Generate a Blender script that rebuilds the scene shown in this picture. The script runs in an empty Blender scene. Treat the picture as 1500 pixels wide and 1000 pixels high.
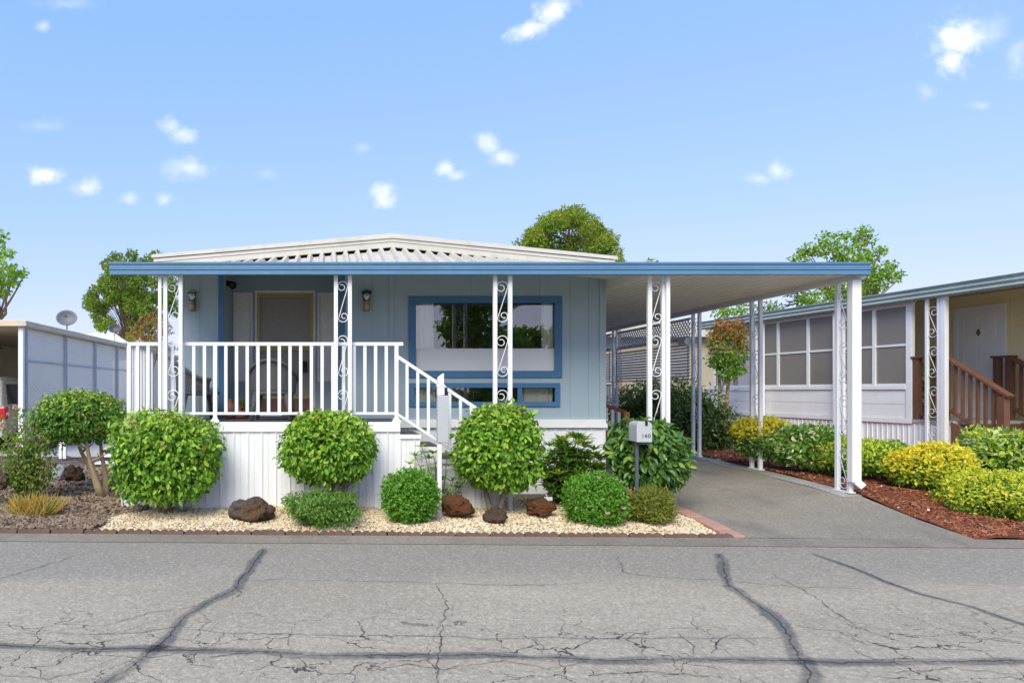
import bpy, math, random
import numpy as np
from mathutils import Vector, Matrix, noise as mnoise
random.seed(7)
R = math.radians
scene = bpy.context.scene
COL = scene.collection
CH = 1.6                       # camera height above the garden

def P(px, py, Y):              # photo pixel + distance -> point in the place
    return Vector(((px - 480) * Y / 1000, Y, CH - (py - 572) * Y / 1000))
def PX(px, Y): return (px - 480) * Y / 1000
def PZ(py, Y): return CH - (py - 572) * Y / 1000

# ------------------------------------------------------------------ materials
def _nt(name):
    m = bpy.data.materials.new(name); m.use_nodes = True
    nt = m.node_tree; nt.nodes.clear()
    return m, nt, nt.nodes, nt.links
def N(nt, typ, **kw):
    n = nt.nodes.new(typ)
    for k, v in kw.items():
        if hasattr(n, k): setattr(n, k, v)
    return n
def math_node(nt, op, a, b=None, c=None, clamp=False):
    n = nt.nodes.new('ShaderNodeMath'); n.operation = op; n.use_clamp = clamp
    for i, s in enumerate((a, b, c)):
        if s is None: continue
        if isinstance(s, (int, float)): n.inputs[i].default_value = s
        else: nt.links.new(s, n.inputs[i])
    return n.outputs[0]
def mixc(nt, fac, a, b, blend='MIX'):
    n = nt.nodes.new('ShaderNodeMix'); n.data_type = 'RGBA'; n.blend_type = blend
    for s, i in ((fac, 0), (a, 6), (b, 7)):
        if isinstance(s, (int, float)): n.inputs[i].default_value = s
        elif isinstance(s, tuple): n.inputs[i].default_value = (*s[:3], 1)
        else: nt.links.new(s, n.inputs[i])
    return n.outputs[2]
def maprange(nt, v, a, b, c=0.0, d=1.0, smooth=False):
    n = nt.nodes.new('ShaderNodeMapRange')
    if smooth: n.interpolation_type = 'SMOOTHSTEP'
    nt.links.new(v, n.inputs[0])
    for i, x in enumerate((a, b, c, d)): n.inputs[i + 1].default_value = x
    return n.outputs[0]
def noise(nt, co, scale, detail=4, rough=.55, dist=0.0):
    n = nt.nodes.new('ShaderNodeTexNoise')
    n.inputs['Scale'].default_value = scale; n.inputs['Detail'].default_value = detail
    n.inputs['Roughness'].default_value = rough; n.inputs['Distortion'].default_value = dist
    nt.links.new(co, n.inputs['Vector'])
    return n.outputs['Fac']
def voro(nt, co, scale, feature='F1', rnd=1.0, out='Distance'):
    n = nt.nodes.new('ShaderNodeTexVoronoi'); n.feature = feature
    n.inputs['Scale'].default_value = scale; n.inputs['Randomness'].default_value = rnd
    nt.links.new(co, n.inputs['Vector'])
    return n.outputs[out]
def coords(nt): return nt.nodes.new('ShaderNodeTexCoord').outputs['Object']
def geopos(nt): return nt.nodes.new('ShaderNodeNewGeometry').outputs['Position']
def scaled(nt, co, s):
    n = nt.nodes.new('ShaderNodeMapping'); n.inputs['Scale'].default_value = s
    nt.links.new(co, n.inputs['Vector']); return n.outputs[0]
def finish(m, nt, color, rough=.6, spec=.4, metal=0.0, bump=None, bstr=.3, bdist=.01):
    b = N(nt, 'ShaderNodeBsdfPrincipled'); o = N(nt, 'ShaderNodeOutputMaterial')
    if isinstance(color, tuple): b.inputs['Base Color'].default_value = (*color, 1)
    else: nt.links.new(color, b.inputs['Base Color'])
    if isinstance(rough, (int, float)): b.inputs['Roughness'].default_value = rough
    else: nt.links.new(rough, b.inputs['Roughness'])
    b.inputs['Specular IOR Level'].default_value = spec
    b.inputs['Metallic'].default_value = metal
    if bump is not None:
        bn = N(nt, 'ShaderNodeBump'); bn.inputs['Strength'].default_value = bstr; bn.inputs['Distance'].default_value = bdist
        nt.links.new(bump, bn.inputs['Height']); nt.links.new(bn.outputs[0], b.inputs['Normal'])
    nt.links.new(b.outputs[0], o.inputs[0])
    return b, o

def M(name, col, rough=.55, var=.10, scale=3.0, dirt=None, dirt_amt=.0, bump=.0, bscale=60, spec=.4, metal=0.0, streak=False):
    m, nt, nd, lk = _nt(name)
    co = coords(nt)
    c2 = scaled(nt, co, (1, 1, .15)) if streak else co
    f = noise(nt, c2, scale, 6, .6)
    f2 = noise(nt, co, scale * 9, 3, .6)
    f = math_node(nt, 'ADD', math_node(nt, 'MULTIPLY', f, .7), math_node(nt, 'MULTIPLY', f2, .3))
    f = maprange(nt, f, .3, .7)
    lo = tuple(c * (1 - var) for c in col); hi = tuple(min(.95, c * (1 + var)) for c in col)
    c = mixc(nt, f, lo, hi)
    if dirt:
        d = noise(nt, scaled(nt, co, (1, 1, .25)) if streak else co, scale * 1.7, 8, .7)
        d = maprange(nt, d, .52, .75, 0, dirt_amt)
        c = mixc(nt, d, c, dirt)
    bb = noise(nt, co, bscale, 4) if bump else None
    r = maprange(nt, f2, .3, .7, max(.05, rough - .08), min(1, rough + .08))
    finish(m, nt, c, r, spec, metal, bb, bump, .004)
    return m

def leafmat(name, cols, rough=.42, trans=.28, spec=.35, tint=(1.5, 1.6, .7), gain=1.25):
    cols = [tuple(min(.9, x*gain) for x in c) for c in cols]
    m, nt, nd, lk = _nt(name)
    g = N(nt, 'ShaderNodeNewGeometry')
    cr = N(nt, 'ShaderNodeValToRGB'); e = cr.color_ramp.elements
    e[0].color = (*cols[0], 1); e[1].color = (*cols[-1], 1)
    for i, c in enumerate(cols[1:-1]):
        x = e.new((i + 1) / (len(cols) - 1)); x.color = (*c, 1)
    lk.new(g.outputs['Random Per Island'], cr.inputs[0])
    b = N(nt, 'ShaderNodeBsdfPrincipled'); lk.new(cr.outputs[0], b.inputs['Base Color'])
    b.inputs['Roughness'].default_value = rough; b.inputs['Specular IOR Level'].default_value = spec
    t = N(nt, 'ShaderNodeBsdfTranslucent'); tc = mixc(nt, 1.0, cr.outputs[0], tint, 'MULTIPLY'); lk.new(tc, t.inputs[0])
    mx = N(nt, 'ShaderNodeMixShader'); mx.inputs[0].default_value = trans
    lk.new(b.outputs[0], mx.inputs[1]); lk.new(t.outputs[0], mx.inputs[2])
    o = N(nt, 'ShaderNodeOutputMaterial'); lk.new(mx.outputs[0], o.inputs[0])
    return m

def glassmat(name, tint=(.9, .95, .95), refl=.22, rough=.0):
    m, nt, nd, lk = _nt(name)
    t = N(nt, 'ShaderNodeBsdfTransparent'); t.inputs[0].default_value = (*tint, 1)
    g = N(nt, 'ShaderNodeBsdfGlossy'); g.inputs['Roughness'].default_value = rough
    lw = N(nt, 'ShaderNodeFresnel'); lw.inputs[0].default_value = 1.5
    f = math_node(nt, 'ADD', lw.outputs[0], refl, clamp=True)
    mx = N(nt, 'ShaderNodeMixShader'); lk.new(f, mx.inputs[0])
    lk.new(t.outputs[0], mx.inputs[1]); lk.new(g.outputs[0], mx.inputs[2])
    o = N(nt, 'ShaderNodeOutputMaterial'); lk.new(mx.outputs[0], o.inputs[0])
    return m

def screenmat(name, col, open_=.35):
    m, nt, nd, lk = _nt(name)
    t = N(nt, 'ShaderNodeBsdfTransparent')
    d = N(nt, 'ShaderNodeBsdfPrincipled'); d.inputs['Base Color'].default_value = (*col, 1); d.inputs['Roughness'].default_value = .5
    mx = N(nt, 'ShaderNodeMixShader'); mx.inputs[0].default_value = 1 - open_
    lk.new(t.outputs[0], mx.inputs[1]); lk.new(d.outputs[0], mx.inputs[2])
    o = N(nt, 'ShaderNodeOutputMaterial'); lk.new(mx.outputs[0], o.inputs[0])
    return m

MAT = {}
MAT['white'] = M('white_paint', (.83, .83, .82), .45, .04, 2, (.45, .42, .36), .22, bump=.05)
MAT['white_metal'] = M('white_enamel', (.80, .81, .82), .35, .04, 2, (.5, .47, .42), .22)
MAT['skirt'] = M('skirting_white', (.80, .81, .83), .45, .05, 1.5, (.50, .47, .42), .22, streak=True)
MAT['soffit'] = M('soffit_enamel', (.82, .78, .71), .5, .06, 1.2, (.40, .36, .30), .35)
MAT['awn_top'] = M('weathered_awning', (.56, .53, .45), .5, .10, 2.5, (.33, .30, .22), .6, streak=False)
MAT['roof_white'] = M('roof_coating', (.58, .56, .51), .6, .08, 2, (.38, .35, .29), .5)
MAT['fascia_blue'] = M('blue_enamel', (.095, .212, .345), .4, .10, 1.2, (.17, .28, .40), .35)
MAT['wall_blue'] = M('blue_siding', (.335, .43, .48), .6, .06, 1.4, (.38, .47, .50), .35, bump=.25, bscale=90, streak=True)
MAT['trim_blue'] = M('blue_trim', (.06, .165, .31), .5, .10, 3, bump=.1)
MAT['trim_blue_shaded'] = M('shaded_trim', (.05, .13, .25), .5, .10, 3, bump=.1)  # darker copy of the blue trim, with shade put into its colour
MAT['olive'] = M('olive_frame', (.46, .37, .15), .45, .12, 4)
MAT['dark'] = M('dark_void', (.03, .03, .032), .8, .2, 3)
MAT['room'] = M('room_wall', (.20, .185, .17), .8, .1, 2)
MAT['curtain'] = M('curtain_cloth', (.86, .83, .74), .85, .05, 6)
MAT['blind'] = M('white_blind', (.68, .69, .69), .18, .03, 3, spec=.6)
MAT['sidelight'] = M('textured_glass', (.84, .84, .78), .35, .12, 22, bump=.6, bscale=120)
MAT['doorscreen'] = M('door_mesh', (.37, .345, .32), .7, .08, 20, bump=.2, bscale=300)
MAT['brown'] = M('brown_kickplate', (.22, .11, .075), .5, .15, 8)
MAT['deck'] = M('deck_coating', (.125, .125, .135), .75, .15, 5, bump=.3)
MAT['tread'] = M('grey_tread', (.12, .12, .13), .75, .15, 5, bump=.3)
MAT['black'] = M('black_metal', (.018, .018, .02), .4, .2, 6)
MAT['brass'] = M('aged_brass', (.33, .25, .14), .4, .15, 10, metal=.6)
MAT['jar'] = glassmat('lamp_glass', (.85, .88, .88), .18, .05)
MAT['chrome'] = M('galvanised', (.52, .53, .54), .4, .12, 8, metal=.4)
MAT['wicker'] = None
MAT['window_glass'] = glassmat('window_glass', (.95, .97, .96), .11)
MAT['bark'] = M('bark', (.22, .165, .115), .9, .35, 14, bump=1.0, bscale=50)
MAT['bark_pale'] = M('bark_pale', (.36, .27, .16), .85, .25, 10, bump=.8, bscale=40)
MAT['bark_dark'] = M('bark_dark', (.10, .075, .055), .9, .3, 14, bump=1.0, bscale=50)
MAT['mail'] = M('mailbox_paint', (.46, .48, .50), .45, .06, 8, (.42, .40, .38), .4)
MAT['post_grey'] = M('grey_post', (.075, .095, .105), .5, .15, 8)
MAT['stair_brown'] = M('brown_wood', (.16, .075, .045), .5, .16, 5, (.26, .14, .09), .3, bump=.3, bscale=40)
MAT['redwood'] = M('redwood', (.26, .085, .045), .6, .2, 6, bump=.3, bscale=40)
MAT['orangewood'] = M('orange_post', (.52, .24, .055), .6, .2, 6, bump=.3)
MAT['tan'] = M('tan_wall', (.86, .75, .47), .7, .06, 2, bump=.2)
MAT['far_tan'] = M('far_tan_wall', (.42, .36, .26), .8, .08, 2)
MAT['cream'] = M('cream_fascia', (.68, .58, .43), .55, .08, 1.5, (.35, .30, .24), .5)
MAT['green_fascia'] = M('green_grey_fascia', (.30, .36, .34), .5, .14, 1.3, (.55, .57, .55), .5)
MAT['roof_cream'] = M('cream_roof', (.72, .68, .58), .6, .08, 2, (.4, .36, .3), .4)
MAT['door_white'] = M('white_door', (.86, .86, .84), .45, .04, 3)
MAT['screen'] = screenmat('insect_screen', (.33, .30, .265), .46)
MAT['louver'] = M('grey_louver', (.76, .78, .78), .5, .12, 2, (.25, .26, .26), .4)
MAT['silver'] = M('silver_car_paint', (.42, .42, .40), .3, .05, 3, metal=.25, spec=.6)
MAT['tail'] = M('tail_lamp_red', (.45, .02, .03), .15, .15, 10, spec=.7)
MAT['car_glass'] = M('car_glass', (.02, .022, .024), .08, .2, 8, spec=.8)
MAT['rubber'] = M('rubber', (.02, .02, .02), .85, .2, 8)
MAT['dish'] = M('dish_grey', (.19, .20, .215), .5, .08, 6)
MAT['dish_dark'] = M('dish_dark', (.08, .085, .10), .5, .08, 6)
MAT['grey_screen_post'] = M('galv_post', (.50, .51, .54), .5, .16, 5, (.30, .29, .28), .5)
MAT['brick'] = M('edging_brick', (.145, .092, .072), .9, .28, 9, (.10, .07, .055), .5, bump=.8, bscale=50)
MAT['paver'] = M('pink_paver', (.44, .25, .19), .85, .16, 5, (.30, .2, .16), .5, bump=.5, bscale=60)
MAT['concrete'] = M('concrete', (.42, .41, .38), .85, .14, 3, (.24, .23, .2), .5, bump=.5, bscale=60)
MAT['pink'] = leafmat('pink_petal', [(.66, .33, .34), (.78, .52, .50)], .5, .25, .3, (1.1, 1, 1), 1.0)
MAT['magenta'] = leafmat('magenta_petal', [(.45, .06, .16), (.62, .16, .28)], .5, .3, .3, (1.1, 1, 1), 1.0)
MAT['grey_cloth'] = M('grey_sheet', (.42, .44, .47), .7, .15, 8)
MAT['label'] = M('label_white', (.8, .8, .78), .5, .03, 4)
MAT['digit'] = M('digit_black', (.02, .02, .022), .4, .1, 8)
MAT['digit_steel'] = M('digit_steel', (.36, .38, .40), .35, .1, 8, metal=.3)

def wickermat():
    m, nt, nd, lk = _nt('grey_wicker')
    co = coords(nt)
    w1 = N(nt, 'ShaderNodeTexWave'); w1.inputs['Scale'].default_value = 26; w1.inputs['Distortion'].default_value = 3.5; w1.bands_direction = 'Z'; lk.new(co, w1.inputs[0])
    w2 = N(nt, 'ShaderNodeTexWave'); w2.inputs['Scale'].default_value = 19; w2.inputs['Distortion'].default_value = 3.5; w2.bands_direction = 'X'; lk.new(co, w2.inputs[0])
    f = math_node(nt, 'MULTIPLY', w1.outputs['Fac'], w2.outputs['Fac'])
    c = mixc(nt, f, (.085, .08, .085), (.29, .29, .30))
    finish(m, nt, c, .55, .4, 0, f, .6, .006)
    return m
MAT['wicker'] = wickermat()

def rockmat(name, a, b, c):
    m, nt, nd, lk = _nt(name)
    co = coords(nt)
    f = maprange(nt, noise(nt, co, 7, 8, .7), .3, .7); g = maprange(nt, noise(nt, co, 3.2, 4), .42, .62)
    col = mixc(nt, g, mixc(nt, f, a, b), c)
    p = voro(nt, co, 38)
    h = math_node(nt, 'ADD', noise(nt, co, 22, 8, .75), math_node(nt, 'MULTIPLY', p, .6))
    finish(m, nt, col, .92, .2, 0, h, 1.0, .03)
    return m
MAT['lava'] = rockmat('lava_rock', (.04, .034, .034), (.17, .14, .13), (.13, .075, .035))
MAT['lava_rust'] = rockmat('rust_rock', (.07, .035, .02), (.20, .095, .045), (.13, .05, .02))
MAT['driftwood'] = rockmat('dark_wood', (.045, .03, .022), (.17, .11, .08), (.10, .06, .04))

def asphalt(name, base, dark, bump=.5, road=False):
    m, nt, nd, lk = _nt(name)
    co = geopos(nt)
    sp = N(nt, 'ShaderNodeSeparateXYZ'); lk.new(co, sp.inputs[0])
    big = noise(nt, scaled(nt, co, (.35, .9, 1)), 1.1, 6, .6)
    mid = noise(nt, co, 9, 5, .65)
    fine = noise(nt, co, 95, 3, .7)
    spk = noise(nt, co, 38, 4, .75)
    peb = voro(nt, co, 120)
    c = mixc(nt, maprange(nt, big, .32, .68), tuple(x * (.86 if road else .80) for x in base), tuple(x * (1.10 if road else 1.16) for x in base))
    if road:
        # old slurry along the kerb side of the carriageway
        e = math_node(nt, 'ADD', sp.outputs[1], math_node(nt, 'MULTIPLY', math_node(nt, 'SUBTRACT', noise(nt, scaled(nt, co, (.5, 1, 1)), 1.2, 5), .5), 1.6))
        e = maprange(nt, e, 5.7, 6.7, 0, .85, True)
        c = mixc(nt, e, c, dark)
    c = mixc(nt, maprange(nt, mid, .35, .7, 0, .35), c, tuple(x * .74 for x in base))
    c = mixc(nt, maprange(nt, fine, .45, .7, 0, .55), c, tuple(x * .52 for x in base))
    c = mixc(nt, maprange(nt, spk, .50, .72, 0, .75), c, tuple(x * .45 for x in base))
    c = mixc(nt, maprange(nt, spk, .30, .46, .6, 0), c, tuple(min(.8, x * 1.75) for x in base))
    c = mixc(nt, maprange(nt, voro(nt, co, 55), .0, .16, .65, 0), c, tuple(min(.7, x * 1.7) for x in base))
    c = mixc(nt, maprange(nt, voro(nt, scaled(nt, co, (1, 1.3, 1)), 31), .03, .12, .5, 0), c, tuple(x * .35 for x in base))
    if road:
        st = maprange(nt, noise(nt, co, .9, 6, .6), .58, .74, 0, .35)
        c = mixc(nt, st, c, tuple(x * .6 for x in base))
        # alligator cracking nearer the middle of the road
        wob = nt.nodes.new('ShaderNodeVectorMath'); wob.operation = 'ADD'
        nz = nt.nodes.new('ShaderNodeTexNoise'); nz.inputs['Scale'].default_value = 3.2; nz.inputs['Detail'].default_value = 6; lk.new(co, nz.inputs['Vector'])
        sc = nt.nodes.new('ShaderNodeVectorMath'); sc.operation = 'SCALE'; sc.inputs[3].default_value = .55; lk.new(nz.outputs['Color'], sc.inputs[0])
        lk.new(co, wob.inputs[0]); lk.new(sc.outputs[0], wob.inputs[1])
        v = voro(nt, scaled(nt, wob.outputs[0], (1, 1.25, 0)), 1.7, 'DISTANCE_TO_EDGE')
        wid = maprange(nt, noise(nt, co, 6, 4), .35, .65, .003, .013)
        k = math_node(nt, 'LESS_THAN', v, wid)
        vb = voro(nt, scaled(nt, wob.outputs[0], (1, 1.1, 0)), 3.7, 'DISTANCE_TO_EDGE')
        kb = math_node(nt, 'MULTIPLY', math_node(nt, 'LESS_THAN', vb, maprange(nt, noise(nt, co, 7, 4), .42, .65, .0, .017)), maprange(nt, noise(nt, co, 1.1, 3), .46, .54))
        k = math_node(nt, 'MAXIMUM', k, kb)
        region = maprange(nt, sp.outputs[1], 4.7, 5.7, 1, 0)
        rn = maprange(nt, noise(nt, co, .8, 3), .34, .46)
        k = math_node(nt, 'MULTIPLY', k, math_node(nt, 'MULTIPLY', region, rn))
        c = mixc(nt, math_node(nt, 'MULTIPLY', k, .88), c, (.045, .038, .032))
    else:
        st = maprange(nt, noise(nt, scaled(nt, co, (1.2, .6, 1)), 1.5, 8, .7), .50, .70, 0, .8)
        c = mixc(nt, st, c, dark)
    h = math_node(nt, 'ADD', fine, math_node(nt, 'MULTIPLY', peb, .8))
    finish(m, nt, c, .88, .25, 0, h, bump, .006)
    return m
MAT['road'] = asphalt('old_asphalt', (.43, .372, .272), (.262, .243, .21), .55, True)
MAT['gutter'] = asphalt('gutter_asphalt', (.29, .25, .197), (.15, .135, .11), .5)
MAT['drive'] = asphalt('driveway_asphalt', (.29, .258, .205), (.17, .155, .13), .6)
MAT['apron'] = asphalt('concrete_apron', (.36, .35, .32), (.22, .21, .19), .4)

def sealmat(name, col, amt, soft=.5):
    m, nt, nd, lk = _nt(name)
    uv = nt.nodes.new('ShaderNodeUVMap'); sp = N(nt, 'ShaderNodeSeparateXYZ'); lk.new(uv.outputs[0], sp.inputs[0])
    d = math_node(nt, 'ABSOLUTE', math_node(nt, 'SUBTRACT', sp.outputs[1], .5))
    co = geopos(nt)
    d = math_node(nt, 'ADD', d, math_node(nt, 'MULTIPLY', math_node(nt, 'SUBTRACT', noise(nt, co, 9, 5, .7), .5), .22))
    f = maprange(nt, d, .5 - soft, .47, amt, 0, True)
    f = math_node(nt, 'MULTIPLY', f, maprange(nt, noise(nt, co, 26, 4), .3, .6, .45, 1))
    f = math_node(nt, 'MULTIPLY', f, maprange(nt, noise(nt, co, 1.9, 4, .6), .36, .6, .35, 1))
    t = N(nt, 'ShaderNodeBsdfTransparent'); b = N(nt, 'ShaderNodeBsdfPrincipled')
    b.inputs['Base Color'].default_value = (*col, 1); b.inputs['Roughness'].default_value = .75
    mx = N(nt, 'ShaderNodeMixShader'); lk.new(f, mx.inputs[0]); lk.new(t.outputs[0], mx.inputs[1]); lk.new(b.outputs[0], mx.inputs[2])
    o = N(nt, 'ShaderNodeOutputMaterial'); lk.new(mx.outputs[0], o.inputs[0])
    return m
MAT['seal'] = sealmat('crack_sealant', (.15, .145, .14), .80, .34)
MAT['crack'] = sealmat('open_crack', (.042, .036, .03), .95, .36)

def stonemat(name, cols, rough=.85):
    m, nt, nd, lk = _nt(name)
    g = N(nt, 'ShaderNodeNewGeometry'); cr = N(nt, 'ShaderNodeValToRGB'); e = cr.color_ramp.elements
    e[0].color = (*cols[0], 1); e[1].color = (*cols[-1], 1)
    for i, c in enumerate(cols[1:-1]):
        x = e.new((i + 1) / (len(cols) - 1)); x.color = (*c, 1)
    lk.new(g.outputs['Random Per Island'], cr.inputs[0])
    n = noise(nt, geopos(nt), 60, 3)
    c = mixc(nt, maprange(nt, n, .35, .65, 0, .3), cr.outputs[0], (.3, .22, .12))
    finish(m, nt, c, rough, .3)
    return m
MAT['pebble'] = stonemat('cream_pebble', [(.82, .70, .48), (.60, .42, .20), (.86, .78, .62), (.72, .55, .30), (.88, .84, .74), (.46, .32, .18), (.84, .72, .50)])
MAT['chip'] = stonemat('bark_chip', [(.11, .073, .048), (.21, .15, .105), (.32, .24, .175), (.15, .108, .08), (.38, .31, .24), (.18, .12, .082)])
MAT['redchip'] = stonemat('red_chip', [(.23, .062, .030), (.34, .105, .05), (.17, .048, .026), (.40, .16, .085), (.28, .08, .038)])
MAT['palechip'] = stonemat('fallen_petal', [(.7, .62, .5), (.6, .5, .42)])
def soil(name, cols, scale):
    m, nt, nd, lk = _nt(name)
    co = geopos(nt)
    n = nt.nodes.new('ShaderNodeTexVoronoi'); n.inputs['Scale'].default_value = scale; lk.new(co, n.inputs['Vector'])
    sp = N(nt, 'ShaderNodeSeparateXYZ'); lk.new(n.outputs['Color'], sp.inputs[0])
    c = mixc(nt, sp.outputs[0], cols[0], cols[1]); c = mixc(nt, maprange(nt, sp.outputs[1], .6, 1, 0, 1), c, cols[2])
    c = mixc(nt, maprange(nt, n.outputs['Distance'], .3, .75, 0, .6), c, tuple(x * .35 for x in cols[0]))
    c = mixc(nt, maprange(nt, noise(nt, co, 1.5, 5), .4, .7, 0, .3), c, tuple(x * .6 for x in cols[0]))
    finish(m, nt, c, .95, .2, 0, n.outputs['Distance'], 1.0, .02)
    return m
MAT['gravel_bed'] = soil('gravel_ground', [(.62, .46, .25), (.78, .66, .46), (.40, .28, .15)], 42)
MAT['bark_bed'] = soil('bark_ground', [(.12, .085, .07), (.23, .17, .14), (.32, .25, .21)], 34)
MAT['red_bed'] = soil('red_ground', [(.24, .066, .030), (.33, .105, .05), (.15, .042, .024)], 55)
MAT['earth'] = soil('earth', [(.16, .13, .09), (.22, .18, .12), (.10, .10, .05)], 14)

def perfmat():
    m, nt, nd, lk = _nt('perforated_panel')
    co = coords(nt)
    sp = N(nt, 'ShaderNodeSeparateXYZ'); lk.new(co, sp.inputs[0])
    row = math_node(nt, 'FLOOR', math_node(nt, 'DIVIDE', sp.outputs[2], .045))
    off = math_node(nt, 'MULTIPLY', math_node(nt, 'MODULO', row, 2), .5)
    a = math_node(nt, 'SUBTRACT', math_node(nt, 'FRACT', math_node(nt, 'ADD', math_node(nt, 'DIVIDE', sp.outputs[1], .075), off)), .5)
    b = math_node(nt, 'SUBTRACT', math_node(nt, 'FRACT', math_node(nt, 'DIVIDE', sp.outputs[2], .045)), .5)
    d = math_node(nt, 'ADD', math_node(nt, 'POWER', a, 2), math_node(nt, 'POWER', math_node(nt, 'MULTIPLY', b, .7), 2))
    hole = math_node(nt, 'LESS_THAN', d, .030)
    c = mixc(nt, maprange(nt, noise(nt, co, 1.4, 6), .4, .7, 0, .5), (.95, .87, .75), (.84, .77, .64))
    bs = N(nt, 'ShaderNodeBsdfPrincipled'); lk.new(c, bs.inputs['Base Color']); bs.inputs['Roughness'].default_value = .5
    t = N(nt, 'ShaderNodeBsdfTransparent'); mx = N(nt, 'ShaderNodeMixShader')
    lk.new(hole, mx.inputs[0]); lk.new(bs.outputs[0], mx.inputs[1]); lk.new(t.outputs[0], mx.inputs[2])
    o = N(nt, 'ShaderNodeOutputMaterial'); lk.new(mx.outputs[0], o.inputs[0])
    return m
MAT['perf'] = perfmat()

# leaves
G = lambda *c: list(c)
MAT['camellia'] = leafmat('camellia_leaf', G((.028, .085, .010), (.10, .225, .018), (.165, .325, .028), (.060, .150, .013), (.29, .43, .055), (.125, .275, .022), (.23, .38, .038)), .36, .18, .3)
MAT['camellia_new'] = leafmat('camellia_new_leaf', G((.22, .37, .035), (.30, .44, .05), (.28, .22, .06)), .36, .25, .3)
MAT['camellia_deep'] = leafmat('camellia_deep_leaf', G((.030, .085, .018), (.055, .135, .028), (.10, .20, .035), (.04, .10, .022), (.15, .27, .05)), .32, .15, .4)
MAT['boxwood'] = leafmat('boxwood_leaf', G((.060, .165, .018), (.10, .25, .026), (.15, .33, .035), (.08, .21, .02)), .42, .3)
MAT['shrub_low'] = leafmat('low_shrub_leaf', G((.055, .135, .022), (.095, .21, .03), (.15, .27, .05), (.20, .27, .07)), .42, .3)
MAT['heather'] = leafmat('heather_leaf', G((.08, .14, .025), (.16, .22, .035), (.24, .25, .04), (.22, .15, .04)), .5, .3)
MAT['rhodo'] = leafmat('rhodo_leaf', G((.055, .14, .022), (.095, .21, .032), (.16, .29, .045), (.06, .15, .024)), .35, .25, .5)
MAT['rhodo_new'] = leafmat('rhodo_new_leaf', G((.20, .30, .045), (.30, .36, .06)), .35, .3)
MAT['hedge_tree'] = leafmat('hedge_leaf', G((.045, .110, .018), (.085, .19, .026), (.14, .26, .036), (.06, .14, .02)), .38, .25)
MAT['rose'] = leafmat('rose_leaf', G((.10, .18, .03), (.17, .26, .045), (.25, .28, .06), (.13, .22, .035)), .45, .3)
MAT['drygrass'] = leafmat('dry_blade', G((.42, .22, .06), (.50, .30, .09), (.30, .28, .07)), .7, .3)
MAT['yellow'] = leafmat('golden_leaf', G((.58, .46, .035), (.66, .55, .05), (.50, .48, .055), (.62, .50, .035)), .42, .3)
MAT['yellowgreen'] = leafmat('lime_leaf', G((.32, .42, .035), (.42, .50, .045), (.50, .50, .06), (.26, .38, .04)), .42, .3)
MAT['midgreen'] = leafmat('mid_leaf', G((.075, .17, .022), (.12, .24, .03), (.17, .30, .04)), .42, .3)
MAT['pale_leaf'] = leafmat('variegated_leaf', G((.48, .52, .30), (.62, .60, .42), (.36, .46, .14)), .45, .3)
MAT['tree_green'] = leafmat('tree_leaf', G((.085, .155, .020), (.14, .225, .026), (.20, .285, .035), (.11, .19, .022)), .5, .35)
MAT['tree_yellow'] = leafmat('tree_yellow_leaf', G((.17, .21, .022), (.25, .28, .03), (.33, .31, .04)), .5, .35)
MAT['tree_bright'] = leafmat('bright_tree_leaf', G((.13, .24, .025), (.20, .33, .036), (.27, .40, .05), (.16, .28, .03)), .45, .38)
MAT['tree_dull'] = leafmat('olive_tree_leaf', G((.085, .15, .024), (.13, .21, .03), (.19, .26, .045), (.22, .25, .06)), .5, .35)
MAT['conifer'] = leafmat('conifer_needle', G((.035, .065, .025), (.06, .10, .035)), .6, .2)
MAT['myrtle_red'] = leafmat('bronze_leaf', G((.28, .09, .035), (.36, .14, .04), (.24, .15, .04)), .5, .3)
MAT['darkshrub'] = leafmat('dark_shrub_leaf', G((.03, .06, .015), (.055, .10, .022), (.09, .15, .035)), .5, .25)

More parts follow.
